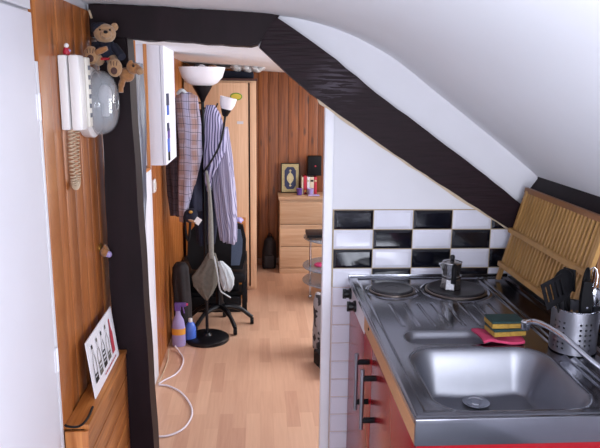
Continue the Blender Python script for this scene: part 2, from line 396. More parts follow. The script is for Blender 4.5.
# gable/partition
gab = [(.262, 0), (1.2, 0), (1.2, 1.3)] + [(x, z+.03) for x, z in reversed(prof[1:-1])] + [(-.6, 1.76), (-.02, 1.76), (.262, 1.52)]
struct('wall_partition', lambda b: prism(b, gab, W+.004, W+.10), 'plaster', 'white gable wall with the tiled splashback')
struct('trim_4', lambda b: (box(b, .238, .272, W-.006, W+.035, 0, 1.535, .004),), 'trimwhite', 'white corner trim of the partition')
TX0, TZ0, TW, TH = .277, 1.155, .15, .075
def tile(b, x0, x1, z0, z1, mi, plane='Y'):
    g = .0016; x0 += g; x1 -= g; z0 += g; z1 -= g
    if x1-x0 < .01: return
    bv = .010 if mi != 3 else .003; d0, d1 = .0035, .008
    def P(a, c, d): return (a, W+.004-d, c) if plane == 'Y' else (1.0-d, W-a, c)
    lo = [P(a, c, 0) for a, c in ((x0, z0), (x1, z0), (x1, z1), (x0, z1))]
    md = [P(a, c, d0) for a, c in ((x0, z0), (x1, z0), (x1, z1), (x0, z1))]
    hi = [P(a, c, d1) for a, c in ((x0+bv, z0+bv), (x1-bv, z0+bv), (x1-bv, z1-bv), (x0+bv, z1-bv))]
    R = [[b.verts.new(p) for p in q] for q in (lo, md, hi)]
    for A, Bb in zip(R, R[1:]):
        for i in range(4): b.faces.new((A[i], A[(i+1) % 4], Bb[(i+1) % 4], Bb[i])).material_index = mi
    b.faces.new(R[2]).material_index = mi; b.faces.new(R[0]).material_index = mi
def f_tiles(b):
    for r in range(-0, 16):
        z1 = TZ0 - r*TH; z0 = max(z1-TH, .0)
        if z1 <= .01: break
        for c in range(5):
            x0 = TX0 + c*TW; x1 = min(x0+TW, .998)
            if r >= 4:
                if c > 0: continue
                for h in (0, 1): tile(b, x0+h*.075, x0+h*.075+.075, z0, z1, 3)
                continue
            tile(b, x0, x1, z0, z1, 1 if (r+c) % 2 == 0 else 2)
    box(b, TX0-.004, .998, W+.0005, W+.006, .857, TZ0+.002, 0, 0)
    box(b, TX0-.004, .43, W+.0005, W+.006, 0, .856, 0, 4)
struct('wall_partition_tiles', f_tiles, ['grout', 'tile_b', 'tile_w', 'tile_l', 'grout_l'], 'black and white bevelled wall tiles in a checker', smooth=20)
struct('wall_right', lambda b: box(b, 1.0, 1.12, -1.8, W+.003, 0, 1.118), 'plaster', 'right kitchen wall under the slope')
def f_tiles_r(b):
    for r in range(0, 4):
        z1 = TZ0 - r*TH; z0 = z1-TH
        for c in range(12): tile(b, c*TW, c*TW+TW, z0, z1, 1 if (r+c) % 2 == 1 else 2, 'X')
    box(b, .9975, 1.001, W-1.8, W, .855, TZ0+.002, 0, 0)
struct('wall_right_tiles', f_tiles_r, ['grout', 'tile_b', 'tile_w'], 'black and white tiles behind the bamboo rack', smooth=20)
# timber beams
def jit(pts, a): return [(x+random.uniform(-a, a), z+random.uniform(-a, a)) for x, z in pts]
def bm_beam(b, up, lo, y0, y1, n=14, a=.003):
    def res(L):
        L = [Vector((p[0], 0, p[1])) for p in L]; tot = [0]
        for p, q in zip(L, L[1:]): tot.append(tot[-1]+(q-p).length)
        out = []
        for i in range(n+1):
            s = tot[-1]*i/n; j = 0
            while j < len(L)-2 and tot[j+1] < s: j += 1
            t = (s-tot[j])/max(1e-6, tot[j+1]-tot[j]); p = L[j].lerp(L[j+1], min(1, t)); out.append((p.x+random.uniform(-a, a)*.4, p.z+random.uniform(-a, a)))
        return out
    prism(b, res(up)+res(lo)[::-1], y0, y1)
def f_diag(b):
    bm_beam(b, [(.040, 1.850), (.066, 1.835), (.242, 1.719), (.404, 1.592), (.617, 1.443), (.79, 1.320), (.94, 1.207), (1.02, 1.150)], [(.003, 1.735), (.102, 1.645), (.206, 1.560), (.41, 1.420), (.625, 1.280), (.745, 1.205), (.972, 1.067), (1.02, 1.038)], W-.03, W+.05, 26, .002)
    bmesh.ops.bevel(b, geom=[e for e in b.edges if all(abs(v.co.y-(W-.03)) < 1e-5 for v in e.verts)], offset=.006, segments=2, affect='EDGES')
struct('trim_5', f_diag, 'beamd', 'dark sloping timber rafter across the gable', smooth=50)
struct('trim_9', lambda b: bm_beam(b, [(.206, 1.570), (.41, 1.430), (.625, 1.290), (.745, 1.215), (.972, 1.077)], [(.215, 1.545), (.41, 1.411), (.625, 1.271), (.745, 1.196), (.972, 1.058)], W-.008, W+.02, 20, .003), 'cord', 'cream plaster line under the sloping rafter')
def f_head(b):
    bm_beam(b, [(-.572, 1.870), (.075, 1.847)], [(-.572, 1.762), (-.30, 1.752), (-.03, 1.736), (.0, 1.742)], W-.035, W+.07, 22, .003)
    bmesh.ops.bevel(b, geom=[e for e in b.edges if all(abs(v.co.y-(W-.035)) < 1e-5 for v in e.verts)], offset=.006, segments=2, affect='EDGES')
struct('trim_6', f_head, 'beam', 'dark horizontal timber over the passage', smooth=50)
def f_post(b):
    n = 24; L = []; R = []
    for i in range(n+1):
        z = 1.765*(1-i/n); xr = -.449+.042*(i/n)**1.0 + .0012*math.sin(i*1.3); xl = -.548+random.uniform(-.002, .002)
        L.append((xl, z)); R.append((xr, z))
    prism(b, L+R[::-1], W-.03, W+.09)
    bmesh.ops.bevel(b, geom=[e for e in b.edges if all(abs(v.co.y-(W-.03)) < 1e-5 for v in e.verts)], offset=.008, segments=2, affect='EDGES')
struct('trim_7', f_post, 'beam', 'dark timber door post on the left', smooth=50)
def f_purlin(b):
    prism(b, [(1.043, 1.30), (1.043, 1.272), (.99, 1.196), (.988, 1.115), (1.15, 1.115), (1.15, 1.30)], -1.8, W+.003)
struct('trim_8', f_purlin, 'beam', 'dark timber purlin at the foot of the sloping ceiling')
def f_rear(b):
    box(b, -.7, 1.1, -1.88, -1.8, 0, .4); box(b, -.7, -.55, -1.88, -1.8, .4, 1.9); box(b, .75, 1.1, -1.88, -1.8, .4, 1.9); box(b, -.55, .75, -1.88, -1.8, 1.75, 1.9)
struct('wall_rear', f_rear, 'plaster', 'unseen wall added behind the viewer to shut out the world light, with a window opening')  # added out of view to keep the bright world off the steel
def f_win(b):
    for x0, x1, z0, z1 in ((-.55, .75, .4, .44), (-.55, .75, 1.71, 1.75), (-.55, -.51, .44, 1.71), (.71, .75, .44, 1.71), (.08, .12, .44, 1.71)): box(b, x0, x1, -1.86, -1.82, z0, z1, .003)
struct('added_window_1', f_win, 'trimwhite', 'unseen white window frame added behind the viewer around the fill lamp')  # frame added out of view to go with the fill lamp
# far wall, other room
def f_back(b):
    x = -.62
    while x < 2.1: box(b, x, x+.085, 5.85, 5.866, 0, 1.84, .002); x += .088
struct('wall_back', f_back, 'pine_x', 'dark pine plank wall at the end of the corridor')
struct('wall_back_support', lambda b: box(b, -.7, 2.2, 5.868, 5.95, 0, 1.9), 'blackm')
struct('baseboard_back', lambda b: box(b, -.57, 2.1, 5.836, 5.849, 0, .06, .003), 'pine_x')
struct('wall_right_room', lambda b: (box(b, 2.05, 2.15, W, 6, 0, .8), box(b, 2.05, 2.15, W, 3.3, .8, 1.9), box(b, 2.05, 2.15, 4.7, 6, .8, 1.9)), 'plaster', 'white wall of the far room with a window opening')

# ------------------------------------------------------------------ kitchen unit
ku = thing('kitchen_base_unit', 'red fronted kitchen base unit under the stainless sink top', 'cabinet', (.64, 1.85, 0))
mk('body', lambda b: (box(b, .362, .95, 1.312, 1.330, .10, .832), box(b, .362, .95, 2.357, 2.375, .10, .87), box(b, .362, .95, 1.330, 2.357, .10, .118), box(b, .932, .95, 1.330, 2.357, .118, .87)), 'redbody', ku)
mk('plinth', lambda b: box(b, .41, .95, 1.35, 2.37, 0, .10), 'blackm', ku)
for y0, y1 in ((1.332, 1.870), (1.877, 2.372)):
    d = mk('door', lambda b: box(b, .343, .361, y0, y1, .11, .822, .003), 'red', ku)
    hy = 1.793 if y0 < 1.5 else 1.912
    def f_h(b, hy=hy):
        tube(b, [(.302, hy, .79), (.302, hy, .60)], .0065, 12)
    h = mk('handle', f_h, 'steel_soft', d)
    for z in (.762, .628): mk('handle_bracket', lambda b: box(b, .304, .344, hy-.006, hy+.006, z-.007, z+.007, .001), 'blackm', h)
mk('end_strip', lambda b: (box(b, .3405, .361, 1.312, 2.02, .828, .888, .001), ), 'chip', ku)
mk('screw', lambda b: lathe(b, [(.005, -.002), (.005, 0)], (.3405, 1.93, .863), 12, 'X'), 'blackm', ku)
mk('control_panel', lambda b: box(b, .3405, .361, 2.02, 2.375, .812, .888, .002), 'panelgrey', ku)
for y, z in ((2.33, .850), (2.21, .842)):
    mk('control_knob', lambda b: (lathe(b, [(.021, -.0), (.021, -.006), (.016, -.010), (.015, -.026), (.013, -.028)], (.340, y, z), 20, 'X'), box(b, .309, .322, y-.004, y+.004, z-.018, z+.018, .001)), 'black', ku)
mk('red_end_panel', lambda b: box(b, .345, .95, 1.306, 1.312, .10, .832), 'red', ku)

st = thing('sink_top', 'stainless steel sink top with drainer and two hotplates on the red unit', 'sink', (.645, 1.84, .9))
def rr(x, y, cx, cy, hx, hy, r):
    qx, qy = abs(x-cx)-hx+r, abs(y-cy)-hy+r
    return math.hypot(max(qx, 0), max(qy, 0)) + min(max(qx, qy), 0) - r
def sm(a, b_, v):
    t = min(1, max(0, (v-a)/(b_-a))); return t*t*(3-2*t)
PX0, PX1, PY0, PY1 = .337, .952, 1.300, 2.386
BC = (.588, 1.508, .188, .182); DR = (.578, 1.598)
def zf(x, y):
    z = .900
    d = rr(x, y, (PX0+PX1)/2, (PY0+PY1)/2, (PX1-PX0)/2, (PY1-PY0)/2, .008)
    z -= .006*sm(-.006, 0, d)                                  # rolled outer edge
    z -= .0035*sm(-.026, -.034, d)                             # inner field sits lower
    # two ribs before the rear ledge
    for xr in (.824, .845):
        z += .004*math.exp(-((x-xr)/.0028)**2)*(1 if y > 1.33 else 0)
    db = rr(x, y, BC[0], BC[1], BC[2], BC[3], .085)
    z += .0012*math.exp(-((db-.008)/.006)**2)
    if db < .003:
        t = sm(.003, -.058, db); z -= .114*t
        dd = math.hypot(x-DR[0], y-DR[1]); z -= .008*sm(.16, .03, dd)*sm(-.02, -.06, db)
    ds = rr(x, y, .545, 1.772, .125, .052, .045)
    if ds < .002: z -= .020*sm(.002, -.016, ds)
    # drainer flutes
    if 1.86 < y < 2.085 and .42 < x < .79:
        e = sm(1.86, 1.875, y)*sm(2.085, 2.07, y)
        for k in range(8):
            xc = .435+k*.047; z -= .0022*e*math.exp(-((x-xc)/.0030)**2)
    for cx, cy, r in ((.469, 2.213, .088), (.696, 2.205, .118)):
        d2 = math.hypot(x-cx, y-cy)
        z += .003*math.exp(-((d2-r)/.004)**2)
    return z
def f_plate(b):
    nx, ny = 176, 312
    V = [[b.verts.new((x, y, zf(x, y))) for x in [PX0+(PX1-PX0)*i/nx for i in range(nx+1)]] for y in [PY0+(PY1-PY0)*j/ny for j in range(ny+1)]]
    for j in range(ny):
        for i in range(nx):
            f = b.faces.new((V[j][i], V[j][i+1], V[j+1][i+1], V[j+1][i])); c = f.calc_center_median()
            if rr(c.x, c.y, BC[0], BC[1], BC[2], BC[3], .085) < .001 or rr(c.x, c.y, .545, 1.772, .125, .052, .045) < .001: f.material_index = 1
mk('sink_surface', f_plate, ['steel', 'steel_b'], st, smooth=180)
mk('front_lip', lambda b: box(b, .337, .952, 1.292, 1.3035, .835, .899, .003), 'steel', st)
mk('rear_edge', lambda b: (box(b, .337, .952, 2.3845, 2.391, .885, .907, .002), box(b, .3365, .340, 1.304, 2.385, .884, .896)), 'steel', st)
mk('drain', lambda b: (lathe(b, [(.034, .004), (.036, .007), (.028, .006), (.022, .001), (.018, .0005), (.012, .006), (.002, .007)], (DR[0], DR[1], .7745), 28),), 'chrome', st)
for cx, cy, r in ((.469, 2.213, .074), (.696, 2.205, .100)):
    hp = mk('hotplate', lambda b: lathe(b, [(r, 0), (r, .008), (r-.004, .010), (r-.010, .010), (r-.012, .0088), (r*.36, .0088), (r*.34, .0075), (.002, .0075)], (cx, cy, .9), 48), 'iron', st, smooth=40)
    mk('plate_ring', lambda b: lathe(b, [(r+.008, -.002), (r+.008, .003), (r+.003, .005), (r+.001, .004), (r+.001, -.002)], (cx, cy, .9), 48, closed=True), 'ringmat', hp)
def f_over(b):
    for k in range(7): box(b, .508+k*.007, .511+k*.007, 1.8205, 1.822, .886, .892)
mk('overflow_slots', f_over, 'blackm', st)
single('worktop', lambda b: box(b, .954, .996, .9, 2.389, .872, .898, .003), 'black', 'narrow dark worktop strip between the sink top and the right wall', 'worktop')

# tap
tp = thing('kitchen_tap', 'chrome kitchen tap with a long thin spout over the basin', 'tap', (.87, 1.335, .9))
mk('base', lambda b: (lathe(b, [(.026, 0), (.026, .006), (.019, .012), (.017, .045), (.019, .05), (.015, .062), (.003, .064)], (.87, 1.335, .898), 28),), 'chrome', tp)
mk('spout', lambda b: (tube(b, smoothpath([(.87, 1.34, .936), (.835, 1.375, .945), (.80, 1.415, .962), (.765, 1.50, .992), (.742, 1.565, 1.004), (.722, 1.605, 1.003), (.712, 1.622, .994)], 6), .0072, 14), lathe(b, [(.011, -.014), (.012, -.012), (.012, .006), (.009, .010)], (.709, 1.628, .988), 20)), 'chrome', tp)
mk('lever', lambda b: tube(b, [(.87, 1.335, .955), (.885, 1.325, .985), (.90, 1.30, 1.0)], .005), 'chrome', tp)

# moka pot
mp = thing('moka_pot', 'aluminium moka pot with black handle on the larger hotplate', 'coffee pot', (.676, 2.20, .909))
def oct_l(b, prof, n=8, c=(.676, 2.20, .909)): lathe(b, [(r_, h_*.86) for r_, h_ in prof], c, n)
mk('boiler', lambda b: oct_l(b, [(.036, 0), (.038, .004), (.034, .042), (.031, .048)]), 'alu', mp, smooth=20)
mk('collar', lambda b: oct_l(b, [(.033, .046), (.034, .048), (.034, .056), (.032, .058)], 32), 'alu', mp)
mk('jug', lambda b: (oct_l(b, [(.027, .056), (.030, .060), (.036, .108), (.037, .110)]), prism(b, [(.642, .975), (.630, 1.000), (.645, 1.002)], 2.192, 2.208)), 'alu', mp, smooth=20)
mk('lid', lambda b: oct_l(b, [(.037, .110), (.036, .113), (.012, .121), (.004, .122)]), 'alu', mp, smooth=20)
mk('lid_knob', lambda b: oct_l(b, [(.004, .12), (.008, .124), (.009, .134), (.006, .141), (.002, .142)]), 'black', mp)
mk('handle', lambda b: (tube(b, smoothpath([(.673, 2.166, 1.000), (.668, 2.140, 1.006), (.663, 2.128, .998), (.662, 2.126, .975), (.662, 2.130, .948)], 5), [.007]*6+[.0088]*15, 10),), 'blackm', mp)

# sponges, cloth
def f_cloth(b):
    n = 14; P = [(.628, 1.815), (.632, 1.712), (.742, 1.698), (.762, 1.770), (.70, 1.80)]
    A = [[None]*(n+1) for _ in range(n+1)]
    for i in range(n+1):
        for j in range(n+1):
            u, v = i/n, j/n
            x = .628+.118*u + .002*math.sin(v*5); y = 1.704 + (.108-.04*u)*v + .002*math.sin(u*7)
            z = .908 + .0025*math.sin(u*6+v*4) + .004*math.exp(-((u-.15)/.12)**2)
            A[i][j] = (x, y, z)
    T = [[b.verts.new(p) for p in r] for r in A]; Bt = [[b.verts.new((p[0], p[1], p[2]-.007)) for p in r] for r in A]
    for i in range(n):
        for j in range(n):
            b.faces.new((T[i][j], T[i+1][j], T[i+1][j+1], T[i][j+1])); b.faces.new((Bt[i][j], Bt[i][j+1], Bt[i+1][j+1], Bt[i+1][j]))
    for i in range(n):
        b.faces.new((T[i][0], Bt[i][0], Bt[i+1][0], T[i+1][0])); b.faces.new((T[i][n], T[i+1][n], Bt[i+1][n], Bt[i][n]))
        b.faces.new((T[0][i], T[0][i+1], Bt[0][i+1], Bt[0][i])); b.faces.new((T[n][i], Bt[n][i], Bt[n][i+1], T[n][i+1]))
single('dishcloth', f_cloth, 'pink', 'pink folded dishcloth lying at the rim of the small basin', 'cloth', smooth=180)
for k, (x, y, z, a, lab) in enumerate(((.704, 1.752, .9165, .10, 'lower yellow and green sponge, resting on the pink cloth'), (.702, 1.757, .9385, .02, 'upper yellow and green sponge, on top of the other sponge'))):
    s = thing('sponge', lab, 'sponge', (x, y, z), 'sponges by the basin', (0, 0, a))
    mk('foam', lambda b: box(b, -.048, .048, -.034, .034, 0, .014, .003), 'sponge_y', s, world=False)
    mk('scouring_pad', lambda b: box(b, -.048, .048, -.034, .034, .0142, .0205, .002), 'sponge_g', s, world=False)

# utensil holder
CX, CY, CR, CH = .866, 1.672, .062, .122
uh = thing('utensil_holder', 'perforated stainless steel cylinder holding black kitchen utensils', 'utensil holder', (CX, CY, .9))
def f_cup(b):
    cols = 27; rows = 12; r0, r1 = CR, CR-.0015
    # wall with real holes: cell grid, in hole cells an octagonal opening
    def P(u, z, r): a = 2*PI*u/cols - .25; return (CX+r*math.cos(a), CY+r*math.sin(a), .900+z)
    cw = 2*PI*CR/cols; rh = cw
    z = 0; zs = [0, .008]
    while zs[-1]+rh < CH-.018: zs.append(zs[-1]+rh)
    zs.append(CH)
    for j in range(len(zs)-1):
        hole_row = 1 <= j <= len(zs)-3
        for c in range(cols):
            group = (c % 5) != 4 and (c % 5) != 3
            z0, z1 = zs[j], zs[j+1]
            if True:
                outer = []; inner = []
                for q in range(8):
                    a = PI/8+q*PI/4; cu, cz = math.cos(a), math.sin(a)
                    s_ = .5/max(abs(cu), abs(cz)); outer.append((c+.5+cu*s_, (z0+z1)/2+cz*s_*(z1-z0))); inner.append((c+.5+cu*.23, (z0+z1)/2+cz*.23*(z1-z0)))
                for R in (r0, r1):
                    vo = [b.verts.new(P(u, zz, R)) for u, zz in outer]; vi = [b.verts.new(P(u, zz, R)) for u, zz in inner]
                    if not (hole_row and group): b.faces.new(vi)
                    for q in range(8): b.faces.new((vo[q], vo[(q+1) % 8], vi[(q+1) % 8], vi[q]))
                    co = [b.verts.new(P(u, zz, R)) for u, zz in ((c, z0), (c+1, z0), (c+1, z1), (c, z1))]
                    # corners
                    for ci, qa, qb in ((2, 0, 1), (3, 2, 3), (0, 4, 5), (1, 6, 7)): b.faces.new((co[ci], vo[qa], vo[qb]))
            else:
                for R in (r0, r1): b.faces.new([b.verts.new(P(u, zz, R)) for u, zz in ((c, z0), (c+1, z0), (c+1, z1), (c, z1))])
    bmesh.ops.remove_doubles(b, verts=b.verts[:], dist=.0001)
mk('perforated_wall', f_cup, 'steel_soft', uh, smooth=30)
mk('bottom', lambda b: lathe(b, [(CR-.002, 0), (CR-.002, .003)], (CX, CY, .9005), 40), 'steel_soft', uh)
mk('rim', lambda b: lathe(b, [(CR-.002, -.003), (CR+.0015, -.003), (CR+.0015, 0), (CR-.002, 0)], (CX, CY, .9+CH), 48, closed=True), 'chrome', uh)
def along(b, p0, p1, rad, n=10): tube(b, [p0, p1], rad, n)
def utensil(name, label, p0, p1, head, mat_, cat='utensil', group='black utensils in the steel holder'):
    t = thing(name, label, cat, p0, group)
    mk('shaft', lambda b: tube(b, [p0, p1], .0042, 10), mat_, t)
    d = (Vector(p1)-Vector(p0)).normalized(); rot = d.to_track_quat('Z', 'X').to_matrix()
    m = Matrix.Translation(p1) @ rot.to_4x4()
    def f(b):
        head(b)
        for v in b.verts: v.co = m @ v.co
    mk('head', f, mat_, t)
def h_slot(b):
    box(b, -.036, .036, -.002, .002, 0, .018, .001)
    for k in range(5): box(b, -.036+k*.0155, -.026+k*.0155, -.002, .002, .016, .068, .001)
    box(b, -.036, .036, -.002, .002, .066, .078, .001)
def h_spoon(b): ell(b, (0, 0, .035), (.027, .009, .042))
def h_spat(b): box(b, -.027, .027, -.0025, .0025, 0, .062, .0015)
def h_ladle(b): ell(b, (0, .004, .034), (.036, .014, .044))
utensil('slotted_spatula', 'black slotted spatula leaning out to the left of the holder', (.848, 1.664, .91), (.802, 1.650, 1.035), h_slot, 'blackm')
utensil('serving_spoon', 'black broad spoon standing upright in the middle of the holder', (.866, 1.70, .91), (.842, 1.692, 1.045), h_ladle, 'blackm')
utensil('spatula', 'plain black spatula at the back of the holder', (.87, 1.708, .91), (.868, 1.724, 1.05), h_spat, 'blackm')
utensil('black_spoon', 'black spoon leaning to the right in the holder', (.88, 1.67, .91), (.893, 1.685, 1.05), h_spoon, 'blackm')
kn = thing('kitchen_knife', 'kitchen knife with riveted black handle in the front of the holder', 'knife', (.865, 1.64, .91))
mk('handle', lambda b: prism(b, [(.862, 1.01), (.886, 1.005), (.893, 1.045), (.884, 1.10), (.862, 1.103), (.858, 1.05)], 1.632, 1.646), 'blackm', kn)
mk('blade', lambda b: prism(b, [(.864, .912), (.880, .912), (.884, 1.01), (.864, 1.01)], 1.638, 1.640), 'steel', kn)
mk('rivet', lambda b: lathe(b, [(.003, -.0008), (.003, .001)], (.876, 1.6315, 1.03), 12, 'Y'), 'chrome', kn)
fk = thing('table_spoon', 'shiny steel spoon standing at the right edge of the holder', 'spoon', (.905, 1.65, .91))
mk('handle', lambda b: tube(b, [(.903, 1.655, .91), (.906, 1.652, 1.03)], [.003, .0035]), 'chrome', fk)
mk('bowl', lambda b: ell(b, (.907, 1.651, 1.055), (.014, .004, .026)), 'chrome', fk)
fk = thing('whisk', 'wire whisk sticking out at the back right of the holder', 'whisk', (.892, 1.70, .91))
mk('handle', lambda b: tube(b, [(.892, 1.70, .91), (.915, 1.715, 1.03)], .005), 'chrome', fk)
def f_wh(b):
    for k in range(5):
        a = k*PI/5; pts = []
        for j in range(13):
            t = j/12*2*PI; r = .020*math.sin(t/2)**1 * (1 if True else 0)
            s = math.sin(t)*.020; h = .045*(1-math.cos(t))
            pts.append((.915+s*math.cos(a)+h*.15, 1.715+s*math.sin(a)*.6, 1.03+h))
        tube(b, pts, .0008, 5, cap=False)
mk('wires', f_wh, 'chrome', fk)

# bamboo rack: frame plane leans, x = .895 + .27*(z-.9)
rk = thing('bamboo_dish_rack', 'folded bamboo dish rack leaning against the tiled right wall', 'dish rack', (.9, 2.0, .9))
def rx(z): return .893+.262*(z-.9)
RY0, RY1 = 1.745, 2.335
def rail(b, y, z0, z1, wd=.018, th=.013):
    prism(b, [(rx(z0)-th/2, z0), (rx(z0)+th/2, z0), (rx(z1)+th/2, z1), (rx(z1)-th/2, z1)], y-wd/2, y+wd/2)
for y in (RY0+.02, RY1-.008): mk('side_rail', lambda b: rail(b, y, .903, 1.236), 'bamboo', rk)
def bar(z, x=0, h=.014, mt='bamboo', over=.0, y1=RY1):
    mk('cross_bar', lambda b: prism(b, [(rx(z)-.006-x-.012, z-h/2), (rx(z)-.006-x, z-h/2), (rx(z)-.006-x+.002, z+h/2), (rx(z)-.018-x+.002, z+h/2)], RY0-over, y1+over), mt, rk)
bar(1.238, -.012, .018, 'bamboo_d', .012); bar(1.088, 0, .016, 'bamboo', .01); bar(.962, 0, .016, 'bamboo', .006)
ns = 23
for k in range(ns):
    y = RY1-.034 - k*(RY1-RY0-.075)/(ns-1)
    def f_s(b):
        z0, z1 = .955, 1.230
        j = random.uniform(-.0015, .0015)
        prism(b, [(rx(z0)-.004, z0), (rx(z0)+.004, z0), (rx(z1)+.004, z1), (rx(z1)-.004, z1)], y-.0048+j, y+.0048+j)
    mk('slat', f_s, 'bamboo', rk)
def f_leg2(b):   # the folded second frame behind the first
    for y in (RY0+.04, RY1-.03): box(b, .972, .984, y-.006, y+.006, .902, 1.17, .001)
    box(b, .972, .984, RY0+.04, RY1-.03, 1.0, 1.012, .001); [box(b, .975, .982, y0_, y0_+.010, .93, 1.165) for y0_ in [RY0+.06+.0232*q for q in range(21)]]
mk('folded_back_frame', f_leg2, 'bamboo_d', rk)

# ------------------------------------------------------------------ left wall of the kitchen
lg = thing('pine_ledge_box', 'pine boxed ledge low on the left wall', 'ledge', (-.54, 2.08, 0))
LZ = .619
mk('front_planks', lambda b: [box(b, -.512, -.500, 1.80, W-.04, z, min(z+.082, LZ-.004), .002) for z in [LZ-.086*i-.086 for i in range(7)]], 'pine_flat', lg)
mk('top_board', lambda b: box(b, XL+.006, -.497, 1.797, W-.035, LZ-.002, LZ+.012, .002), 'pine_top', lg)
mk('end_board', lambda b: box(b, XL+.006, -.500, 1.788, 1.799, .02, LZ-.006, .002), 'pine_board', lg)
cw_ = single('cable_along_ledge', lambda b: tube(b, smoothpath([(XL+.010, 1.783, .640), (-.555, 1.781, .636), (-.53, 1.781, .633), (-.512, 1.785, .640), (-.506, 1.83, .640), (-.512, 1.90, .634)], 6), .0035, 8), 'blackm', 'thin dark cable bent round the near corner of the pine ledge', 'cable')
# picture of bottles
pc = thing('bottle_picture', 'white card with a row of drawn bottles leaning on the pine ledge', 'picture', (-.53, 2.13, LZ+.012))
def cardpt(u, v, d=0):   # u along y (0..1), v up
    y = 1.955+.352*u; z = LZ+.014+.186*v - .0*u; x = -.515-.022*v + .003*d
    return Vector((x+d*.001, y, z))
def f_card(b):
    A = [b.verts.new(cardpt(u, v)) for u, v in ((0, 0), (1, 0), (1, 1), (0, 1))]; Bk = [b.verts.new(v.co+Vector((-.003, 0, 0))) for v in A]
    b.faces.new(A); b.faces.new(Bk[::-1])
    for i in range(4): b.faces.new((A[i], A[(i+1) % 4], Bk[(i+1) % 4], Bk[i]))
mk('card', f_card, 'trimwhite', pc)
bt = [(0, 0), (.055, 0), (.055, .36), (.02, .50), (.02, .66), (-.02, .66), (-.02, .50), (-.055, .36), (-.055, 0)]
def f_btl(k, wide=1, solid=False):
    def f(b):
        cu, cv = .14+k*.17, .20
        outer = [cardpt(cu+p*wide, cv+q, .5) for p, q in bt[1:]]; n = len(outer)
        if solid:
            b.faces.new([b.verts.new(p) for p in outer]); return
        cen = sum(outer, Vector())/n
        inner = [p.lerp(cen, .24) for p in outer]
        vo = [b.verts.new(p) for p in outer]; vi = [b.verts.new(p) for p in inner]
        for i in range(n): b.faces.new((vo[i], vo[(i+1) % n], vi[(i+1) % n], vi[i]))
        for h in (.12, .2, .28)[:1+k % 3]:
            q = [b.verts.new(cardpt(cu+a, cv+h+c, .5)) for a, c in ((-.04, 0), (.04, 0), (.04, .03), (-.04, .03))]; b.faces.new(q)
    return f
for k in range(5): mk('printed_bottle', f_btl(k, 1, k == 4), 'bookred' if k == 4 else 'olive' if k % 2 else 'blackm', pc)
def f_cap(b):
    for k in range(8):
        q = [b.verts.new(cardpt(.40+k*.06, .08, .5)+Vector((0, a, c))) for a, c in ((0, 0), (.015, 0), (.015, .007), (0, .007))]; b.faces.new(q)
mk('printed_caption', f_cap, 'bookred', pc)
# brass hook/night light
hk = thing('wall_hook', 'small brass and pink shell shaped hook on the pine wall by the dark post', 'hook', (XL, 2.33, 1.015))
mk('back_plate', lambda b: lathe(b, [(.016, 0), (.016, .004), (.010, .008)], (XL+.001, 2.335, 1.03), 16, 'X'), 'brass', hk)
mk('shell', lambda b: (ell(b, (XL+.020, 2.33, 1.016), (.016, .020, .018)), prism(b, [(-.552, 1.045), (-.540, 1.03), (-.560, 1.02)], 2.322, 2.336)), 'dog', hk)
mk('tip', lambda b: ell(b, (XL+.034, 2.325, 1.008), (.012, .010, .012)), 'lilac', hk)

# wall phone
ph = thing('wall_phone', 'white wall telephone on the pine cladding', 'telephone', (-.54, 2.03, 1.47))
mk('base', lambda b: box(b, XL+.001, -.546, 1.965, 2.085, 1.472, 1.685, .006), 'white_pl', ph)
mk('handset', lambda b: (box(b, -.543, -.512, 1.968, 2.035, 1.470, 1.686, .009),), 'white_pl', ph)
mk('keypad_panel', lambda b: box(b, -.547, -.508, 2.040, 2.082, 1.476, 1.682, .005), 'cream_pl', ph)
for k in range(6): mk('button', lambda b: box(b, -.509, -.5055, 2.052, 2.070, 1.645-k*.028, 1.658-k*.028, .001), 'greycloth', ph)
def coil(p0, pts, R=.010, turns=34):
    P = smoothpath(pts, 20); out = []
    n = len(P)*4
    for i in range(n):
        s = i/(n-1)*(len(P)-1); j = min(int(s), len(P)-2); p = P[j].lerp(P[j+1], s-j); d = (P[j+1]-P[j]).normalized()
        u = d.cross(Vector((1, 0, 0))).normalized(); v = d.cross(u); a = 2*PI*turns*i/(n-1)
        out.append(p+(u*math.cos(a)+v*math.sin(a))*R)
    return out
def f_coil(b):
    pts = [(-.548, 1.985, 1.472), (-.552, 1.985, 1.40), (-.552, 1.990, 1.325), (-.552, 2.010, 1.300), (-.552, 2.035, 1.325), (-.552, 2.035, 1.40), (-.55, 2.045, 1.472)]
    P = smoothpath(pts, 90); out = []; T = 40
    for i, p in enumerate(P):
        j = min(i, len(P)-2); d = (P[j+1]-P[j]).normalized(); u = Vector((1, 0, 0)); v = d.cross(u).normalized(); a = 2*PI*T*i/len(P)
        out.append(p+(u*math.cos(a)+v*math.sin(a))*.0085)
    tube(b, out, .0019, 6)
mk('coiled_cord', f_coil, 'cord', ph, smooth=180)
fg = thing('figurine', 'tiny red and white figurine standing on top of the white telephone', 'figurine', (-.553, 2.0, 1.686))
mk('body', lambda b: (lathe(b, [(.009, 0), (.011, .008), (.008, .018), (.004, .022)], (-.553, 2.0, 1.686), 12),), 'bookred', fg)
mk('head', lambda b: ell(b, (-.552, 1.998, 1.712), (.007, .007, .007)), 'white_pl', fg)
mk('arm', lambda b: tube(b, [(-.553, 2.0, 1.703), (-.541, 1.996, 1.697)], .003), 'lilac', fg)

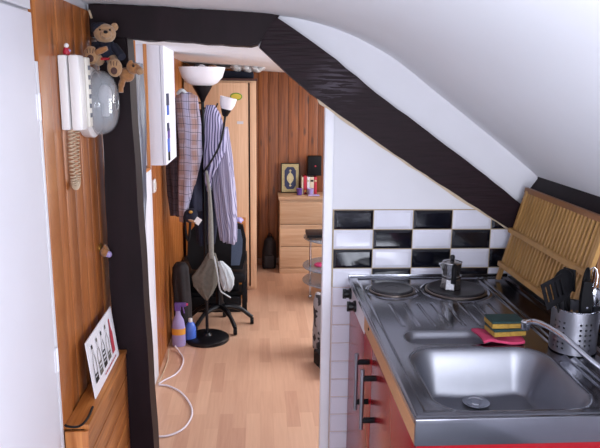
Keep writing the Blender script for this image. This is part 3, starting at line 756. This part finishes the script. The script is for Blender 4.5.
# bulkhead lamp
LC = (XL, 2.235, 1.545)
bl = thing('bulkhead_lamp', 'round bulkhead wall lamp with a clear glass dome and white base', 'lamp', (XL, 2.235, 1.44))
mk('base', lambda b: lathe(b, [(.118, .001), (.120, .010), (.120, .030), (.110, .040), (.10, .042)], LC, 48, 'X', sx=.98, sy=.95), 'white_pl', bl)
def f_dome(b):
    pr_ = []
    for i in range(13):
        a = i/12*PI/2; pr_.append((.110*math.cos(a)**.62+.001, .042+.066*math.sin(a)**.8))
    pi_ = [(max(.0008, r-.003), h-.003) for r, h in pr_]
    lathe(b, pr_+pi_[::-1], LC, 48, 'X', closed=True, sx=.98, sy=.95)
mk('glass_dome', f_dome, 'domeglass', bl, smooth=180)
mk('bulb', lambda b: (ell(b, (XL+.070, 2.235, 1.57), (.022, .022, .034)), tube(b, [(XL+.07, 2.235, 1.50), (XL+.07, 2.235, 1.545)], .012)), 'shade', bl)
mk('reflector', lambda b: lathe(b, [(.095, .040), (.096, .043), (.02, .046)], LC, 40, 'X'), 'steel_soft', bl)

# teddy bear sitting on the lamp
td = thing('teddy_bear', 'beige teddy bear in a navy jumper sitting on the round wall lamp', 'soft toy', (-.497, 2.24, 1.66))
def EL(p, r, rz=0, rx_=0, ry=0): return lambda b: ell(b, p, r, Matrix.Rotation(rz, 3, 'Z') @ Matrix.Rotation(ry, 3, 'Y') @ Matrix.Rotation(rx_, 3, 'X'))
mk('torso', EL((-.500, 2.262, 1.712), (.038, .030, .040)), 'navy', td)
mk('hem', lambda b: lathe(b, [(.038, -.004), (.040, 0), (.038, .004), (.034, .004), (.034, -.004)], (-.499, 2.259, 1.684), 20, closed=True, sy=.85), 'redknit', td)
hd = mk('head', lambda b: (ell(b, (-.497, 2.250, 1.765), (.036, .032, .031)), ell(b, (-.487, 2.222, 1.760), (.019, .017, .015))), 'bear', td)
mk('ear', EL((-.530, 2.255, 1.787), (.012, .007, .013)), 'navy', hd); mk('ear', EL((-.466, 2.255, 1.786), (.012, .007, .013)), 'bear', hd)
mk('cap', EL((-.515, 2.255, 1.782), (.028, .028, .017), ry=-.4), 'navy', hd)
mk('nose', EL((-.484, 2.204, 1.766), (.007, .005, .005)), 'blackm', hd)
for x in (-.505, -.474): mk('eye', EL((x, 2.221, 1.774), (.003, .003, .003)), 'blackm', hd)
mk('arm', lambda b: tube(b, smoothpath([(-.527, 2.245, 1.728), (-.522, 2.215, 1.705), (-.497, 2.200, 1.712)], 5), [.014]*4+[.012]*7, 12), 'navy', td)
mk('paw', lambda b: tube(b, [(-.514, 2.197, 1.702), (-.496, 2.190, 1.709), (-.478, 2.188, 1.716)], [.009, .010, .007], 12), 'dog', td)
mk('arm', lambda b: tube(b, smoothpath([(-.470, 2.25, 1.725), (-.452, 2.235, 1.705), (-.440, 2.22, 1.690)], 5), [.014]*11, 12), 'navy', td)
for cx, cz, yy in ((-.533, 1.690, 2.20), (-.461, 1.652, 2.20)):
    lgm = mk('leg', lambda b: (tube(b, [(cx*.6-.5*.4, 2.255, 1.682), (cx, 2.215, cz)], [.020, .019], 14), ell(b, (cx, yy+.005, cz+.004), (.024, .014, .029))), 'bear', td)
    mk('foot_pad', EL((cx, yy-.008, cz-.006), (.0105, .004, .0115)), 'bearpad', lgm)
    def f_toes(b):
        for k in (-1, 0, 1): tube(b, [(cx+k*.008, yy-.0085, cz+.010), (cx+k*.010, yy-.006, cz+.024)], .0012, 6)
    mk('toe_stitching', f_toes, 'bearpad', lgm)
dg = thing('plush_dog', 'small tan plush dog hanging beside the teddy on the dark post', 'soft toy', (-.43, 2.26, 1.58))
mk('body', EL((-.440, 2.29, 1.636), (.026, .022, .024), ry=.3), 'dog', dg)
hh = mk('head', lambda b: (ell(b, (-.412, 2.27, 1.656), (.022, .020, .019)), ell(b, (-.393, 2.258, 1.649), (.013, .012, .014))), 'dog', dg)
mk('muzzle', EL((-.388, 2.252, 1.646), (.011, .011, .010)), 'bear', hh)
mk('eye', EL((-.410, 2.250, 1.664), (.004, .003, .0045)), 'blackm', hh)
mk('ear', EL((-.424, 2.262, 1.668), (.009, .006, .016), ry=.5), 'dog', hh)
mk('leg', lambda b: tube(b, smoothpath([(-.450, 2.285, 1.625), (-.456, 2.27, 1.60), (-.457, 2.265, 1.578)], 4), [.010]*5+[.008]*4, 10), 'dog', dg)
single('wood_peg', lambda b: tube(b, [(-.566, W-.05, 1.845), (-.556, W-.062, 1.82)], .004, 8), 'cord', 'short pale stick pointing down from the corner above the teddy', 'peg')

# ------------------------------------------------------------------ corridor left wall
mr = thing('wall_mirror', 'tall narrow wall mirror in a pine frame behind the dark post', 'mirror', (XL, 3.24, 1.2))
mk('frame', lambda b: (box(b, XL+.005, XL+.02, 3.09, 3.10, 1.18, 1.83), box(b, XL+.005, XL+.02, 3.385, 3.40, 1.18, 1.83), box(b, XL+.005, XL+.02, 3.09, 3.40, 1.18, 1.192), box(b, XL+.005, XL+.02, 3.09, 3.40, 1.818, 1.83)), 'orange_pine', mr)
mk('mirror_glass', lambda b: box(b, XL+.006, XL+.012, 3.098, 3.388, 1.19, 1.82), 'mirror', mr)
def f_sheet(b):
    rows = 40; colsn = 14; T = []; Bk = []
    for i in range(rows+1):
        t = i/rows; z = 1.70-.78*t; r1 = []; r2 = []
        for j in range(colsn+1):
            u = j/colsn; y0 = 2.98; wdt = .23*(1-.0*t)*(1 if t < .8 else 1-(t-.8)*3.2)
            y = y0 + wdt*u; x = XL+.028+.008*math.sin(u*14+t*3)+.004*math.sin(t*9+u*5)
            r1.append(b.verts.new((x, y, z))); r2.append(b.verts.new((x-.003, y, z)))
        T.append(r1); Bk.append(r2)
    for i in range(rows):
        for j in range(colsn):
            b.faces.new((T[i][j], T[i][j+1], T[i+1][j+1], T[i+1][j])); b.faces.new((Bk[i][j], Bk[i+1][j], Bk[i+1][j+1], Bk[i][j+1]))
gs = single('garment_cover', f_sheet, 'greysheet', 'glossy grey plastic garment cover hanging against the mirror behind the post', 'garment cover', smooth=180)
wc = thing('wall_cabinet', 'narrow white wall cabinet on the corridor left wall', 'cabinet', (-.51, 3.6, 1.2))
mk('body', lambda b: box(b, XL+.001, -.492, 3.42, 3.84, 1.197, 1.806, .003), 'whitewall', wc)
mk('door', lambda b: box(b, -.490, -.474, 3.42, 3.84, 1.199, 1.804, .002), 'whitewall', wc)
for k, (z0, z1, m_) in enumerate(((1.50, 1.56, 'navycover'), (1.45, 1.50, 'bluel'), (1.37, 1.41, 'navycover'), (1.33, 1.38, 'purple'), (1.26, 1.33, 'bluel'), (1.215, 1.265, 'blackm'))):
    single('fridge_magnet', lambda b: box(b, -.474, -.468, 3.475+.012*(k % 2), 3.545-.01*(k % 3), z0, z1, .001), m_, ['dark blue magnet topmost on the white cabinet door', 'bright blue magnet second from the top on the white cabinet door', 'navy magnet in the middle of the white cabinet door, above the purple one', 'purple magnet on the white cabinet door', 'bright blue magnet low on the white cabinet door, under the purple one', 'black magnet lowest on the white cabinet door'][k], 'magnet', 'magnets on the white cabinet door')
sw = thing('light_switch', 'white light switch on the orange pine below the white cabinet', 'switch', (XL, 3.57, 1.03))
mk('plate', lambda b: box(b, XL+.001, XL+.012, 3.535, 3.60, 1.035, 1.105, .002), 'white_pl', sw)
mk('rocker', lambda b: box(b, XL+.011, XL+.016, 3.548, 3.587, 1.05, 1.09, .001), 'cream_pl', sw)

# ------------------------------------------------------------------ floor lamp used as coat stand
LX, LY = -.335, 4.03
fl = thing('floor_lamp', 'black uplighter floor lamp with white bowl shade hung with clothes', 'floor lamp', (LX, LY, 0))
mk('base', lambda b: lathe(b, [(.138, 0), (.140, .006), (.138, .020), (.125, .028), (.03, .034), (.018, .05)], (LX, LY, 0), 48), 'black', fl)
mk('pole', lambda b: tube(b, [(LX, LY, .03), (LX, LY, 1.52)], .010, 14), 'black', fl)
mk('shade_cup', lambda b: lathe(b, [(.010, 1.505), (.020, 1.53), (.055, 1.590), (.060, 1.603), (.02, 1.606)], (LX, LY, 0), 32), 'black', fl)
mk('lamp_shade', lambda b: lathe(b, [(.055, 1.600), (.090, 1.617), (.120, 1.650), (.134, 1.690), (.138, 1.708), (.135, 1.708), (.130, 1.690), (.115, 1.655), (.085, 1.624), (.04, 1.610)], (LX, LY, 0), 48, closed=True), 'shade', fl, smooth=60)
mk('bulb', lambda b: (ell(b, (LX, LY, 1.690), (.030, .030, .034)), tube(b, [(LX, LY, 1.61), (LX, LY, 1.665)], .016)), 'shade', fl)
mk('side_arm', lambda b: tube(b, smoothpath([(LX, LY-.008, 1.08), (-.320, 3.92, 1.11), (-.285, 3.905, 1.16), (-.235, 3.905, 1.25), (-.210, 3.93, 1.34), (-.200, LY-.02, 1.43)], 8), .0065, 10), 'black', fl)
m4 = Matrix.Translation((LX+.133, LY-.015, 1.432)) @ Matrix.Rotation(.22, 4, 'Y') @ Matrix.Diagonal((1.08, 1.08, 1.1, 1))
def f_ss(b):
    lathe(b, [(.026, .028), (.034, .038), (.043, .06), (.047, .095), (.0455, .095), (.041, .062), (.03, .04), (.01, .032)], (0, 0, 0), 32, closed=True)
    for v in b.verts: v.co = m4 @ v.co
mk('side_shade', f_ss, 'shade', fl, smooth=60)
def f_sc(b):
    lathe(b, [(.008, -.01), (.016, -.004), (.029, .028), (.026, .034)], (0, 0, 0), 24)
    for v in b.verts: v.co = m4 @ v.co
mk('side_cup', f_sc, 'black', fl)
mk('coat_hook', lambda b: (tube(b, [(LX, LY, 1.50), (LX-.10, LY-.02, 1.50), (LX-.115, LY-.02, 1.53)], .005), tube(b, [(LX, LY, 1.47), (LX+.08, LY-.03, 1.47), (LX+.09, LY-.03, 1.50)], .005)), 'black', fl)

single('plaid_shirt_shaded', lambda b: loft(b, [(-.49, 4.03, 1.53, .030, .03), (-.50, 4.03, 1.46, .046, .045), (-.50, 4.03, 1.2, .055, .05), (-.505, 4.03, .95, .05, .05), (-.515, 4.03, .82, .03, .035)], k=6, amp=.12, ph=1), 'plaid_shade', 'body of the plaid shirt hanging leftmost on the floor lamp, shade put into its colour', 'shirt', smooth=180).name = 'plaid_shirt'
ps = thing('plaid_shirt', 'pink and grey plaid shirt, its long sleeve hanging left of the lamp pole', 'shirt', (-.44, 3.95, .8))
mk('sleeve', lambda b: loft(b, [(-.430, 3.93, 1.565, .030, .022), (-.418, 3.93, 1.54, .062, .034), (-.408, 3.93, 1.38, .070, .042), (-.406, 3.93, 1.20, .066, .042), (-.430, 3.93, 1.04, .050, .036), (-.452, 3.93, .90, .030, .028), (-.457, 3.93, .800, .022, .022)], k=5, amp=.10, ph=2), 'plaid', ps, smooth=180)
mk('body', lambda b: loft(b, [(-.400, 4.01, 1.50, .024, .03), (-.395, 4.01, 1.42, .040, .035), (-.402, 3.99, 1.15, .048, .045), (-.400, 3.99, .90, .050, .045), (-.395, 3.99, .85, .046, .04)], k=6, amp=.12, ph=3), 'denim', ps, smooth=180)
mk('collar', lambda b: tube(b, smoothpath([(-.470, 3.92, 1.555), (-.44, 3.90, 1.575), (-.415, 3.92, 1.55)], 5), .010, 10), 'whitebag', ps)
single('navy_jacket', lambda b: loft(b, [(-.335, 4.09, 1.46, .03, .03), (-.335, 4.10, 1.36, .075, .045), (-.33, 4.10, 1.1, .075, .045), (-.335, 4.10, .80, .068, .045), (-.335, 4.10, .62, .05, .04)], k=7, amp=.14, ph=5), 'denim', 'dark navy jacket hanging behind the lamp pole', 'jacket', smooth=180)
ss = thing('striped_shirt', 'navy and white striped shirt with hanging lavender sleeves on the right of the floor lamp', 'shirt', (-.24, 3.97, .65))
mk('body', lambda b: loft(b, [(-.285, 3.965, 1.49, .025, .03), (-.275, 3.965, 1.44, .045, .035), (-.262, 3.965, 1.34, .058, .04), (-.260, 3.965, 1.24, .060, .04), (-.285, 3.965, 1.13, .042, .034), (-.305, 3.965, 1.05, .020, .022), (-.300, 3.965, .98, .012, .016)], k=6, amp=.10, ph=.4), 'stripe', ss, smooth=180)
mk('left_sleeve', lambda b: loft(b, [(-.215, 4.01, 1.36, .030, .03), (-.212, 4.01, 1.15, .052, .035), (-.195, 4.01, .95, .048, .034), (-.178, 4.01, .78, .036, .03), (-.172, 4.01, .645, .028, .026)], k=6, amp=.16, ph=1.7), 'lavender', ss, smooth=180)
mk('right_sleeve', lambda b: loft(b, [(-.255, 4.03, 1.20, .03, .03), (-.248, 4.03, 1.0, .036, .03), (-.228, 4.03, .80, .032, .028), (-.215, 4.03, .655, .024, .024)], k=5, amp=.16, ph=3.1), 'lavender', ss, smooth=180)
# straps, bags, cap
tb = thing('canvas_tote', 'khaki grey canvas bag hanging by a long strap from the floor lamp', 'bag', (-.33, 3.95, .31))
mk('strap', lambda b: loft(b, [(-.310, 3.90, 1.11, .008, .006), (-.295, 3.895, 1.0, .010, .008), (-.290, 3.89, .85, .013, .009), (-.290, 3.89, .70, .016, .010), (-.290, 3.89, .575, .016, .012)], n=16, k=2, amp=.05), 'greystrap', tb, smooth=180)
mk('pouch', lambda b: loft(b, [(-.290, 3.92, .60, .026, .025), (-.300, 3.92, .54, .050, .038), (-.335, 3.92, .46, .076, .042), (-.335, 3.92, .40, .068, .04), (-.325, 3.92, .34, .034, .03), (-.325, 3.92, .310, .012, .016)], k=7, amp=.09, ph=2.2), 'olive', tb, smooth=180)
wb = thing('drawstring_bag', 'off-white cotton drawstring bag hanging in front of the black chair', 'bag', (-.21, 3.9, .37))
mk('pouch', lambda b: loft(b, [(-.235, 3.86, .565, .018, .018), (-.208, 3.86, .52, .034, .026), (-.195, 3.86, .46, .040, .028), (-.19, 3.86, .41, .032, .024), (-.195, 3.86, .385, .016, .016)], k=8, amp=.13, ph=.8), 'whitebag', wb, smooth=180)
mk('drawstring', lambda b: (tube(b, smoothpath([(-.27, 3.85, .60), (-.250, 3.825, .50), (-.235, 3.825, .40), (-.205, 3.825, .37), (-.175, 3.84, .345)], 6), .0045, 8), tube(b, smoothpath([(-.235, 3.84, .57), (-.20, 3.825, .48), (-.215, 3.825, .40)], 6), .004, 8)), 'whitebag', wb)
cp = thing('baseball_cap', 'navy cap with a gold badge and white tag hanging under the plaid shirt', 'hat', (-.40, 3.9, .80))
mk('crown', lambda b: ell(b, (-.405, 3.875, .845), (.042, .032, .046), Matrix.Rotation(.5, 3, 'Y'), noise=.001), 'navy', cp)
mk('badge', lambda b: ell(b, (-.402, 3.843, .872), (.012, .004, .010)), 'brass', cp)
mk('peak', lambda b: ell(b, (-.385, 3.84, .815), (.036, .018, .008), Matrix.Rotation(.35, 3, 'Y')), 'dog', cp)
mk('tag', lambda b: box(b, -.018, .018, -.001, .001, -.02, .02, 0, 0, Matrix.Translation((-.36, 3.825, .822)) @ Matrix.Rotation(.6, 4, 'Y')), 'white_pl', cp)
single('belt', lambda b: tube(b, smoothpath([(-.445, 3.90, .84), (-.44, 3.895, .74), (-.425, 3.89, .69), (-.415, 3.895, .76), (-.41, 3.90, .84)], 6), .008, 8), 'blackm', 'black belt looped below the plaid shirt sleeve', 'belt')

# office chair + low table
oc = thing('office_chair', 'black swivel office chair with a grey-blue mesh back behind the hung bags', 'chair', (-.25, 4.32, 0))
mk('seat', lambda b: box(b, -.53, -.09, 4.16, 4.50, .335, .405, .02), 'blackm', oc)
bk = mk('backrest', lambda b: prism(b, [(-.44, .42), (-.11, .42), (-.088, .52), (-.086, .62), (-.105, .715), (-.16, .735), (-.40, .73), (-.46, .66), (-.47, .5)], 4.20, 4.235), 'blackm', oc)
mk('mesh_panel', lambda b: prism(b, [(-.185, .45), (-.130, .45), (-.112, .53), (-.108, .62), (-.122, .69), (-.175, .70)], 4.192, 4.199), 'mesh', bk)
mk('gas_lift', lambda b: tube(b, [(-.27, 4.30, .12), (-.27, 4.30, .33)], .025, 14), 'black', oc)
for k in range(5):
    a = -1.05 + k*2*PI/5; ex, ey = -.27+.235*math.cos(a)*.95, 4.27+.235*math.sin(a)*.8
    ex = max(-.53, ex)
    lgc = mk('leg', lambda b: tube(b, smoothpath([(-.27, 4.29, .13), ((-.27*2+ex)/3, (4.29*2+ey)/3, .135), ((-.27+ex*2)/3, (4.29+ey*2)/3, .11), (ex, ey, .05)], 5), [.018]*10+[.014]*6, 10), 'black', oc)
    mk('castor', lambda b: lathe(b, [(.022, -.012), (.024, 0), (.022, .012)], (ex, ey, .0245), 16, 'X'), 'blackm', lgc)
single('pink_towel', lambda b: loft(b, [(-.150, 4.21, .765, .035, .02), (-.150, 4.205, .75, .045, .025), (-.14, 4.205, .738, .03, .02)], n=24, k=5, amp=.1), 'lilac', 'small lilac cloth lying over the top of the office chair', 'cloth', smooth=180)
lt = thing('low_black_table', 'low black wooden table behind the floor lamp', 'table', (-.33, 4.75, 0))
mk('table_top', lambda b: box(b, -.555, -.095, 4.53, 4.83, .30, .355, .004), 'blackm', lt)
mk('shelf', lambda b: box(b, -.54, -.10, 4.58, 4.78, .12, .14), 'blackm', lt)
for x in (-.545, -.125):
    for y in (4.555, 4.765): mk('leg', lambda b: box(b, x, x+.035, y, y+.03, 0, .30, .002), 'blackm', lt)
single('dark_fill_box', lambda b: box(b, -.50, -.15, 4.62, 4.75, .142, .285, .006), 'blackm', 'black block added as dark fill on the shelf of the low black table', 'box')  # black block added to darken the space behind the chair legs
single('dark_fill_box', lambda b: box(b, -.50, -.135, 4.55, 4.72, .001, .115, .006), 'blackm', 'black block added as dark fill on the floor beneath the low black table', 'box')  # second black block added to darken the gap under the shelf
sb = thing('clock_radio', 'small black clock radio with a blue display on the edge of the low table', 'clock radio', (-.12, 4.63, .355))
mk('case', lambda b: box(b, -.165, -.088, 4.57, 4.67, .357, .43, .006), 'black', sb)
mk('display', lambda b: box(b, -.135, -.105, 4.567, 4.571, .385, .405), 'bluel', sb)
# dark pile on the left of the table
single('backpack', lambda b: loft(b, [(-.50, 4.09, .50, .03, .02), (-.50, 4.09, .47, .05, .035), (-.50, 4.09, .38, .055, .042), (-.497, 4.09, .20, .055, .042), (-.497, 4.09, .02, .05, .04)], k=5, amp=.1, ph=2), 'rucksack', 'dark backpack standing against the left wall in front of the office chair', 'bag', smooth=180)
# spray bottle
sp = thing('spray_bottle', 'purple trigger spray bottle on the floor at the left wall', 'spray bottle', (-.50, 3.93, 0))
SX, SY = -.505, 3.935
SZ = 1.22
mk('bottle', lambda b: lathe(b, [(r_, h_*SZ) for r_, h_ in [(.038, 0), (.042, .008), (.042, .10), (.034, .14), (.018, .165), (.014, .19)]], (SX, SY, .002), 28, sy=.7), 'lilac', sp)
mk('label', lambda b: lathe(b, [(.0425, .05), (.0430, .055), (.0430, .085), (.0425, .09)], (SX, SY, .03), 28, closed=False, sy=.71), 'orangel', sp)
mk('trigger_head', lambda b: (box(b, SX-.020, SX+.018, SY-.012, SY+.012, .232, .285, .006), box(b, SX+.014, SX+.052, SY-.008, SY+.008, .258, .284, .004), tube(b, [(SX+.030, SY, .258), (SX+.038, SY, .215)], .004)), 'purple', sp)
mk('nozzle', lambda b: lathe(b, [(.008, 0), (.008, .010)], (SX+.052, SY, .272), 10, 'X'), 'pinkpl', sp)
sp2 = thing('blue_bottle', 'blue cleaning bottle next to the purple spray bottle', 'bottle', (-.445, 3.98, 0))
mk('bottle', lambda b: lathe(b, [(.030, 0), (.034, .008), (.034, .09), (.026, .12), (.012, .135)], (-.437, 4.00, .001), 24), 'bluel', sp2)
mk('cap', lambda b: lathe(b, [(.013, .134), (.013, .155), (.010, .157)], (-.437, 4.00, .001), 16), 'white_pl', sp2)
# cables on the floor
single('white_cable', lambda b: tube(b, smoothpath([(-.520, 3.86, .03), (-.500, 3.84, .012), (-.455, 3.72, .006), (-.452, 3.60, .006), (-.475, 3.50, .006), (-.53, 3.42, .006), (-.545, 3.37, .007), (-.50, 3.36, .006), (-.42, 3.28, .006), (-.355, 3.14, .006), (-.335, 3.02, .006), (-.36, 2.90, .006), (-.42, 2.835, .006), (-.49, 2.83, .006), (-.53, 2.87, .006), (-.55, 2.95, .006)], 8), .0048, 10), 'cable', 'thick white cable looping over the laminate floor by the passage', 'cable', smooth=180)
single('thin_cable', lambda b: tube(b, smoothpath([(-.555, 3.83, .02), (-.545, 3.70, .004), (-.548, 3.50, .004), (-.555, 3.40, .004)], 8), .003, 8), 'cord', 'thin beige cable along the foot of the left wall', 'cable')

# ------------------------------------------------------------------ wardrobe
wd = thing('wardrobe', 'pale beech wardrobe at the left of the corridor end', 'wardrobe', (-.3, 5.3, 0))
mk('body', lambda b: box(b, -.560, -.022, 5.10, 5.60, 0, 1.640, .003), 'beech', wd)
mk('door', lambda b: box(b, -.560, -.080, 5.078, 5.097, .06, 1.625, .003), 'beech', wd)
mk('side_door', lambda b: box(b, -.068, -.022, 5.070, 5.097, .03, 1.625, .003), 'beech', wd)
mk('top_board', lambda b: box(b, -.565, -.012, 5.06, 5.60, 1.641, 1.656, .002), 'bearpad', wd)
mk('gap_shadow_strip', lambda b: box(b, -.079, -.069, 5.092, 5.099, .03, 1.625), 'blackm', wd)
nt = thing('door_sticker', 'yellow oval sticker with green edge high on the wardrobe door', 'sticker', (-.15, 5.077, 1.5))
mk('edge', lambda b: lathe(b, [(.046, 0), (.046, .0015)], (-.170, 5.0755, 1.522), 28, 'Y', sy=.62), 'green', nt)
mk('centre', lambda b: lathe(b, [(.038, 0), (.038, .0012)], (-.170, 5.074, 1.522), 28, 'Y', sy=.55), 'yellow', nt)
single('paper_label', lambda b: box(b, -.165, -.118, 5.0755, 5.0775, 1.318, 1.338), 'bookwhite', 'small white paper label on the wardrobe door below the yellow sticker', 'label')
single('suitcase', lambda b: box(b, -.50, -.04, 5.15, 5.5, 1.658, 1.715, .012), 'navy', 'flat dark suitcase lying on top of the wardrobe', 'suitcase')
def f_pb(b):
    for k in range(6):
        ell(b, (-.175+.036*k, 5.11+.012*(k % 2), 1.737-.003*k+.004*(k % 3)), (.042+.006*(k % 2), .04, .025-.001*k), Matrix.Rotation(.3*(-1)**k, 3, 'Y'), noise=.006)
single('plastic_bag', f_pb, 'plasticbag', 'crumpled white plastic bag on the right end of the suitcase', 'bag', smooth=180)
single('leather_hat', lambda b: (ell(b, (-.535, 5.02, 1.690), (.038, .05, .024)), ell(b, (-.535, 5.02, 1.709), (.024, .035, .02))), 'brownleather', 'brown leather hat on the left end of the wardrobe top', 'hat', smooth=180)
single('grey_cloth_bundle', lambda b: (ell(b, (-.45, 5.13, 1.735), (.040, .05, .028), noise=.004), ell(b, (-.44, 5.13, 1.715), (.05, .05, .022), noise=.004)), 'greycloth', 'grey cloth bundle beside the brown hat on the wardrobe', 'cloth', smooth=180)
single('orange_bag', lambda b: ell(b, (-.345, 5.12, 1.727), (.042, .045, .03), noise=.002), 'dog', 'orange brown pouch behind the white bowl shade on the wardrobe', 'bag', smooth=180)
pcab = thing('pine_cupboard', 'small orange pine cupboard with a brass knob at the right foot of the wardrobe', 'cupboard', (-.3, 4.95, 0))
mk('body', lambda b: box(b, -.55, -.105, 4.86, 5.05, 0, .60, .003), 'orange_pine', pcab)
mk('knob', lambda b: (tube(b, [(-.118, 4.865, .50), (-.118, 4.845, .50)], .004), ell(b, (-.118, 4.838, .50), (.012, .009, .012))), 'brass', pcab)

# ------------------------------------------------------------------ chest of drawers and its load
ch = thing('chest_of_drawers', 'pale oak chest with three drawers against the dark pine wall', 'chest', (.5, 5.7, 0))
mk('body', lambda b: box(b, .175, .975, 5.568, 5.832, 0, .652, .002), 'oak', ch)
mk('top_board', lambda b: box(b, .165, .985, 5.548, 5.832, .653, .676, .002), 'oak', ch)
mk('base_rail', lambda b: box(b, .178, .972, 5.55, 5.567, .0, .045, .001), 'oak', ch)
for z0, z1 in ((.050, .238), (.245, .435), (.442, .630)): mk('drawer', lambda b: box(b, .178, .972, 5.550, 5.567, z0, z1, .002), 'oak', ch)
CT = .677
gb = thing('ornate_book', 'large gilt book with a navy medallion cover propped on the chest', 'book', (.28, 5.75, CT))
mk('cover', lambda b: box(b, .195, .355, 5.775, 5.80, CT+.001, CT+.262, .002), 'blackm', gb)
def f_g(b): box(b, .201, .349, 5.7725, 5.775, CT+.008, CT+.256)
mk('gilt_border', f_g, 'gold', gb)
cxb, czb = .275, CT+.132
def octo(hx, hz, k): return [(cxb-hx+k, czb-hz), (cxb+hx-k, czb-hz), (cxb+hx, czb-hz+k*1.4), (cxb+hx, czb+hz-k*1.4), (cxb+hx-k, czb+hz), (cxb-hx+k, czb+hz), (cxb-hx, czb+hz-k*1.4), (cxb-hx, czb-hz+k*1.4)]
mk('navy_panel', lambda b: prism(b, octo(.050, .098, .022), 5.770, 5.7725), 'navycover', gb)
mk('medallion', lambda b: (lathe(b, [(.030, 0), (.030, .002)], (cxb, 5.7678, czb), 24, 'Y', sy=1.3), prism(b, [(cxb-.012, czb+.065), (cxb, czb+.055), (cxb+.012, czb+.065), (cxb, czb+.078)], 5.768, 5.77), prism(b, [(cxb-.012, czb-.065), (cxb, czb-.078), (cxb+.012, czb-.065), (cxb, czb-.055)], 5.768, 5.77), prism(b, [(cxb-.020, czb+.03), (cxb, czb+.056), (cxb+.020, czb+.03)], 5.768, 5.77), prism(b, [(cxb-.020, czb-.03), (cxb+.020, czb-.03), (cxb, czb-.056)], 5.768, 5.77)), 'goldpl', gb)
labs = ['cream paperback leftmost in the row on the chest', 'red hardback with gold spine foot, second in the row on the chest', 'thin white book third in the row on the chest', 'beige book with a dark emblem, fourth in the row on the chest', 'bright red book rightmost in the row on the chest']
bx = .372
for k, (wd_, m_, h_) in enumerate(((.016, 'bookcream', .150), (.030, 'bookred', .158), (.024, 'bookwhite', .150), (.036, 'bookcream', .148), (.026, 'bookred', .150))):
    bo = thing('book', labs[k], 'book', (bx+wd_/2, 5.76, CT), 'row of books on the chest')
    mk('cover', lambda b: box(b, bx, bx+wd_-.002, 5.70, 5.81, CT+.001, CT+h_, .002), m_, bo)
    mk('spine_label', lambda b: box(b, bx+.004, bx+wd_-.006, 5.698, 5.7005, CT+.018 if k == 1 else CT+.11, CT+.038 if k == 1 else CT+.125), 'brass' if k == 1 else 'blackm' if k == 3 else 'goldpl', bo)
    bx += wd_+.001
bb = thing('speaker_box', 'black box shaped speaker standing on the row of books', 'speaker', (.48, 5.76, CT+.158))
mk('case', lambda b: box(b, .425, .545, 5.715, 5.80, CT+.160, CT+.330, .004), 'blackm', bb)
mk('logo', lambda b: lathe(b, [(.007, 0), (.007, .002)], (.492, 5.7125, CT+.245), 14, 'Y'), 'bookred', bb)
for x, m_, n_, lab in ((.350, 'violet', 'tealight_glass', 'dark violet tealight glass in front of the gilt book'), (.448, 'lilac', 'tealight_glass', 'pale lilac tealight glass in front of the books')):
    single(n_, lambda b: lathe(b, [(.022, 0), (.026, .045), (.030, .055), (.028, .055), (.023, .045), (.018, .004), (.002, .004)], (x, 5.66, CT+.001), 20), m_, lab, 'candle holder', 'tealight glasses on the chest')
single('lilac_cloth', lambda b: box(b, .42, .52, 5.58, 5.63, CT+.001, CT+.012, .004), 'lilac', 'folded lilac cloth at the front edge of the chest', 'cloth')
# rucksack on the floor
rs = thing('dark_rucksack', 'dark rucksack standing on the floor between wardrobe and chest', 'rucksack', (.08, 5.72, 0))
mk('body', lambda b: loft(b, [(.095, 5.74, .285, .025, .03), (.095, 5.74, .25, .050, .05), (.090, 5.74, .15, .062, .055), (.088, 5.74, .04, .064, .055), (.088, 5.74, .004, .060, .05)], k=4, amp=.03), 'rucksack', rs, smooth=180)
mk('pocket', lambda b: box(b, .045, .132, 5.665, 5.70, .02, .13, .012), 'rucksack', rs)
mk('grab_handle', lambda b: tube(b, smoothpath([(.075, 5.73, .275), (.085, 5.73, .31), (.105, 5.73, .31), (.115, 5.73, .275)], 5), .006, 8), 'blackm', rs)

# glass table
gt = thing('glass_side_table', 'three tier round glass side table with chrome posts at the partition edge', 'side table', (.535, 4.86, 0))
TCX, TCY = .60, 4.90
for z, r in ((.470, .262), (.245, .267), (.130, .267)):
    mk('glass_shelf', lambda b: lathe(b, [(r-.002, 0), (r, .002), (r, .006), (r-.002, .008), (.002, .008)], (TCX, TCY, z), 56), 'tableglass', gt)
for px_, py_ in ((.388, 4.85), (.72, 4.73), (.65, 5.11)):
    pl = mk('post', lambda b: (tube(b, [(px_, py_, .03), (px_, py_, .478)], .009, 14)), 'chrome', gt)
    mk('foot', lambda b: ell(b, (px_, py_, .018), (.017, .017, .017)), 'chrome', pl)
    mk('knob', lambda b: [ell(b, (px_, py_, z), (.014, .014, .011)) for z in (.128, .243, .468, .484)][0], 'chrome', pl)
lp = thing('laptop', 'closed black laptop lying on the top shelf of the glass table', 'laptop', (.5, 4.87, .48))
mk('base', lambda b: box(b, .355, .66, 4.76, 4.98, .4965, .506, .003), 'black', lp)
mk('lid', lambda b: box(b, .357, .658, 4.762, 4.98, .507, .520, .004), 'black', lp)
single('pink_pouch', lambda b: ell(b, (.455, 4.83, .275), (.040, .03, .018)), 'pinkpl', 'hot pink pouch on the middle shelf of the glass table', 'pouch', smooth=180)
# patterned cloth bag and black shoe at the right
single('patterned_bag', lambda b: loft(b, [(.360, 3.80, .375, .022, .04), (.380, 3.80, .33, .055, .07), (.402, 3.80, .20, .075, .09), (.404, 3.80, .12, .075, .09), (.41, 3.80, .03, .078, .09)], k=5, amp=.08, ph=1.4), 'cow', 'white bag with black patches slumped behind the partition edge', 'bag', smooth=180)
single('black_box', lambda b: box(b, -.09, .09, -.12, .12, 0, .085, .006, 0, Matrix.Translation((.44, 3.56, 0)) @ Matrix.Rotation(.3, 4, 'Z')), 'blackm', 'low black box on the floor behind the partition edge', 'box')
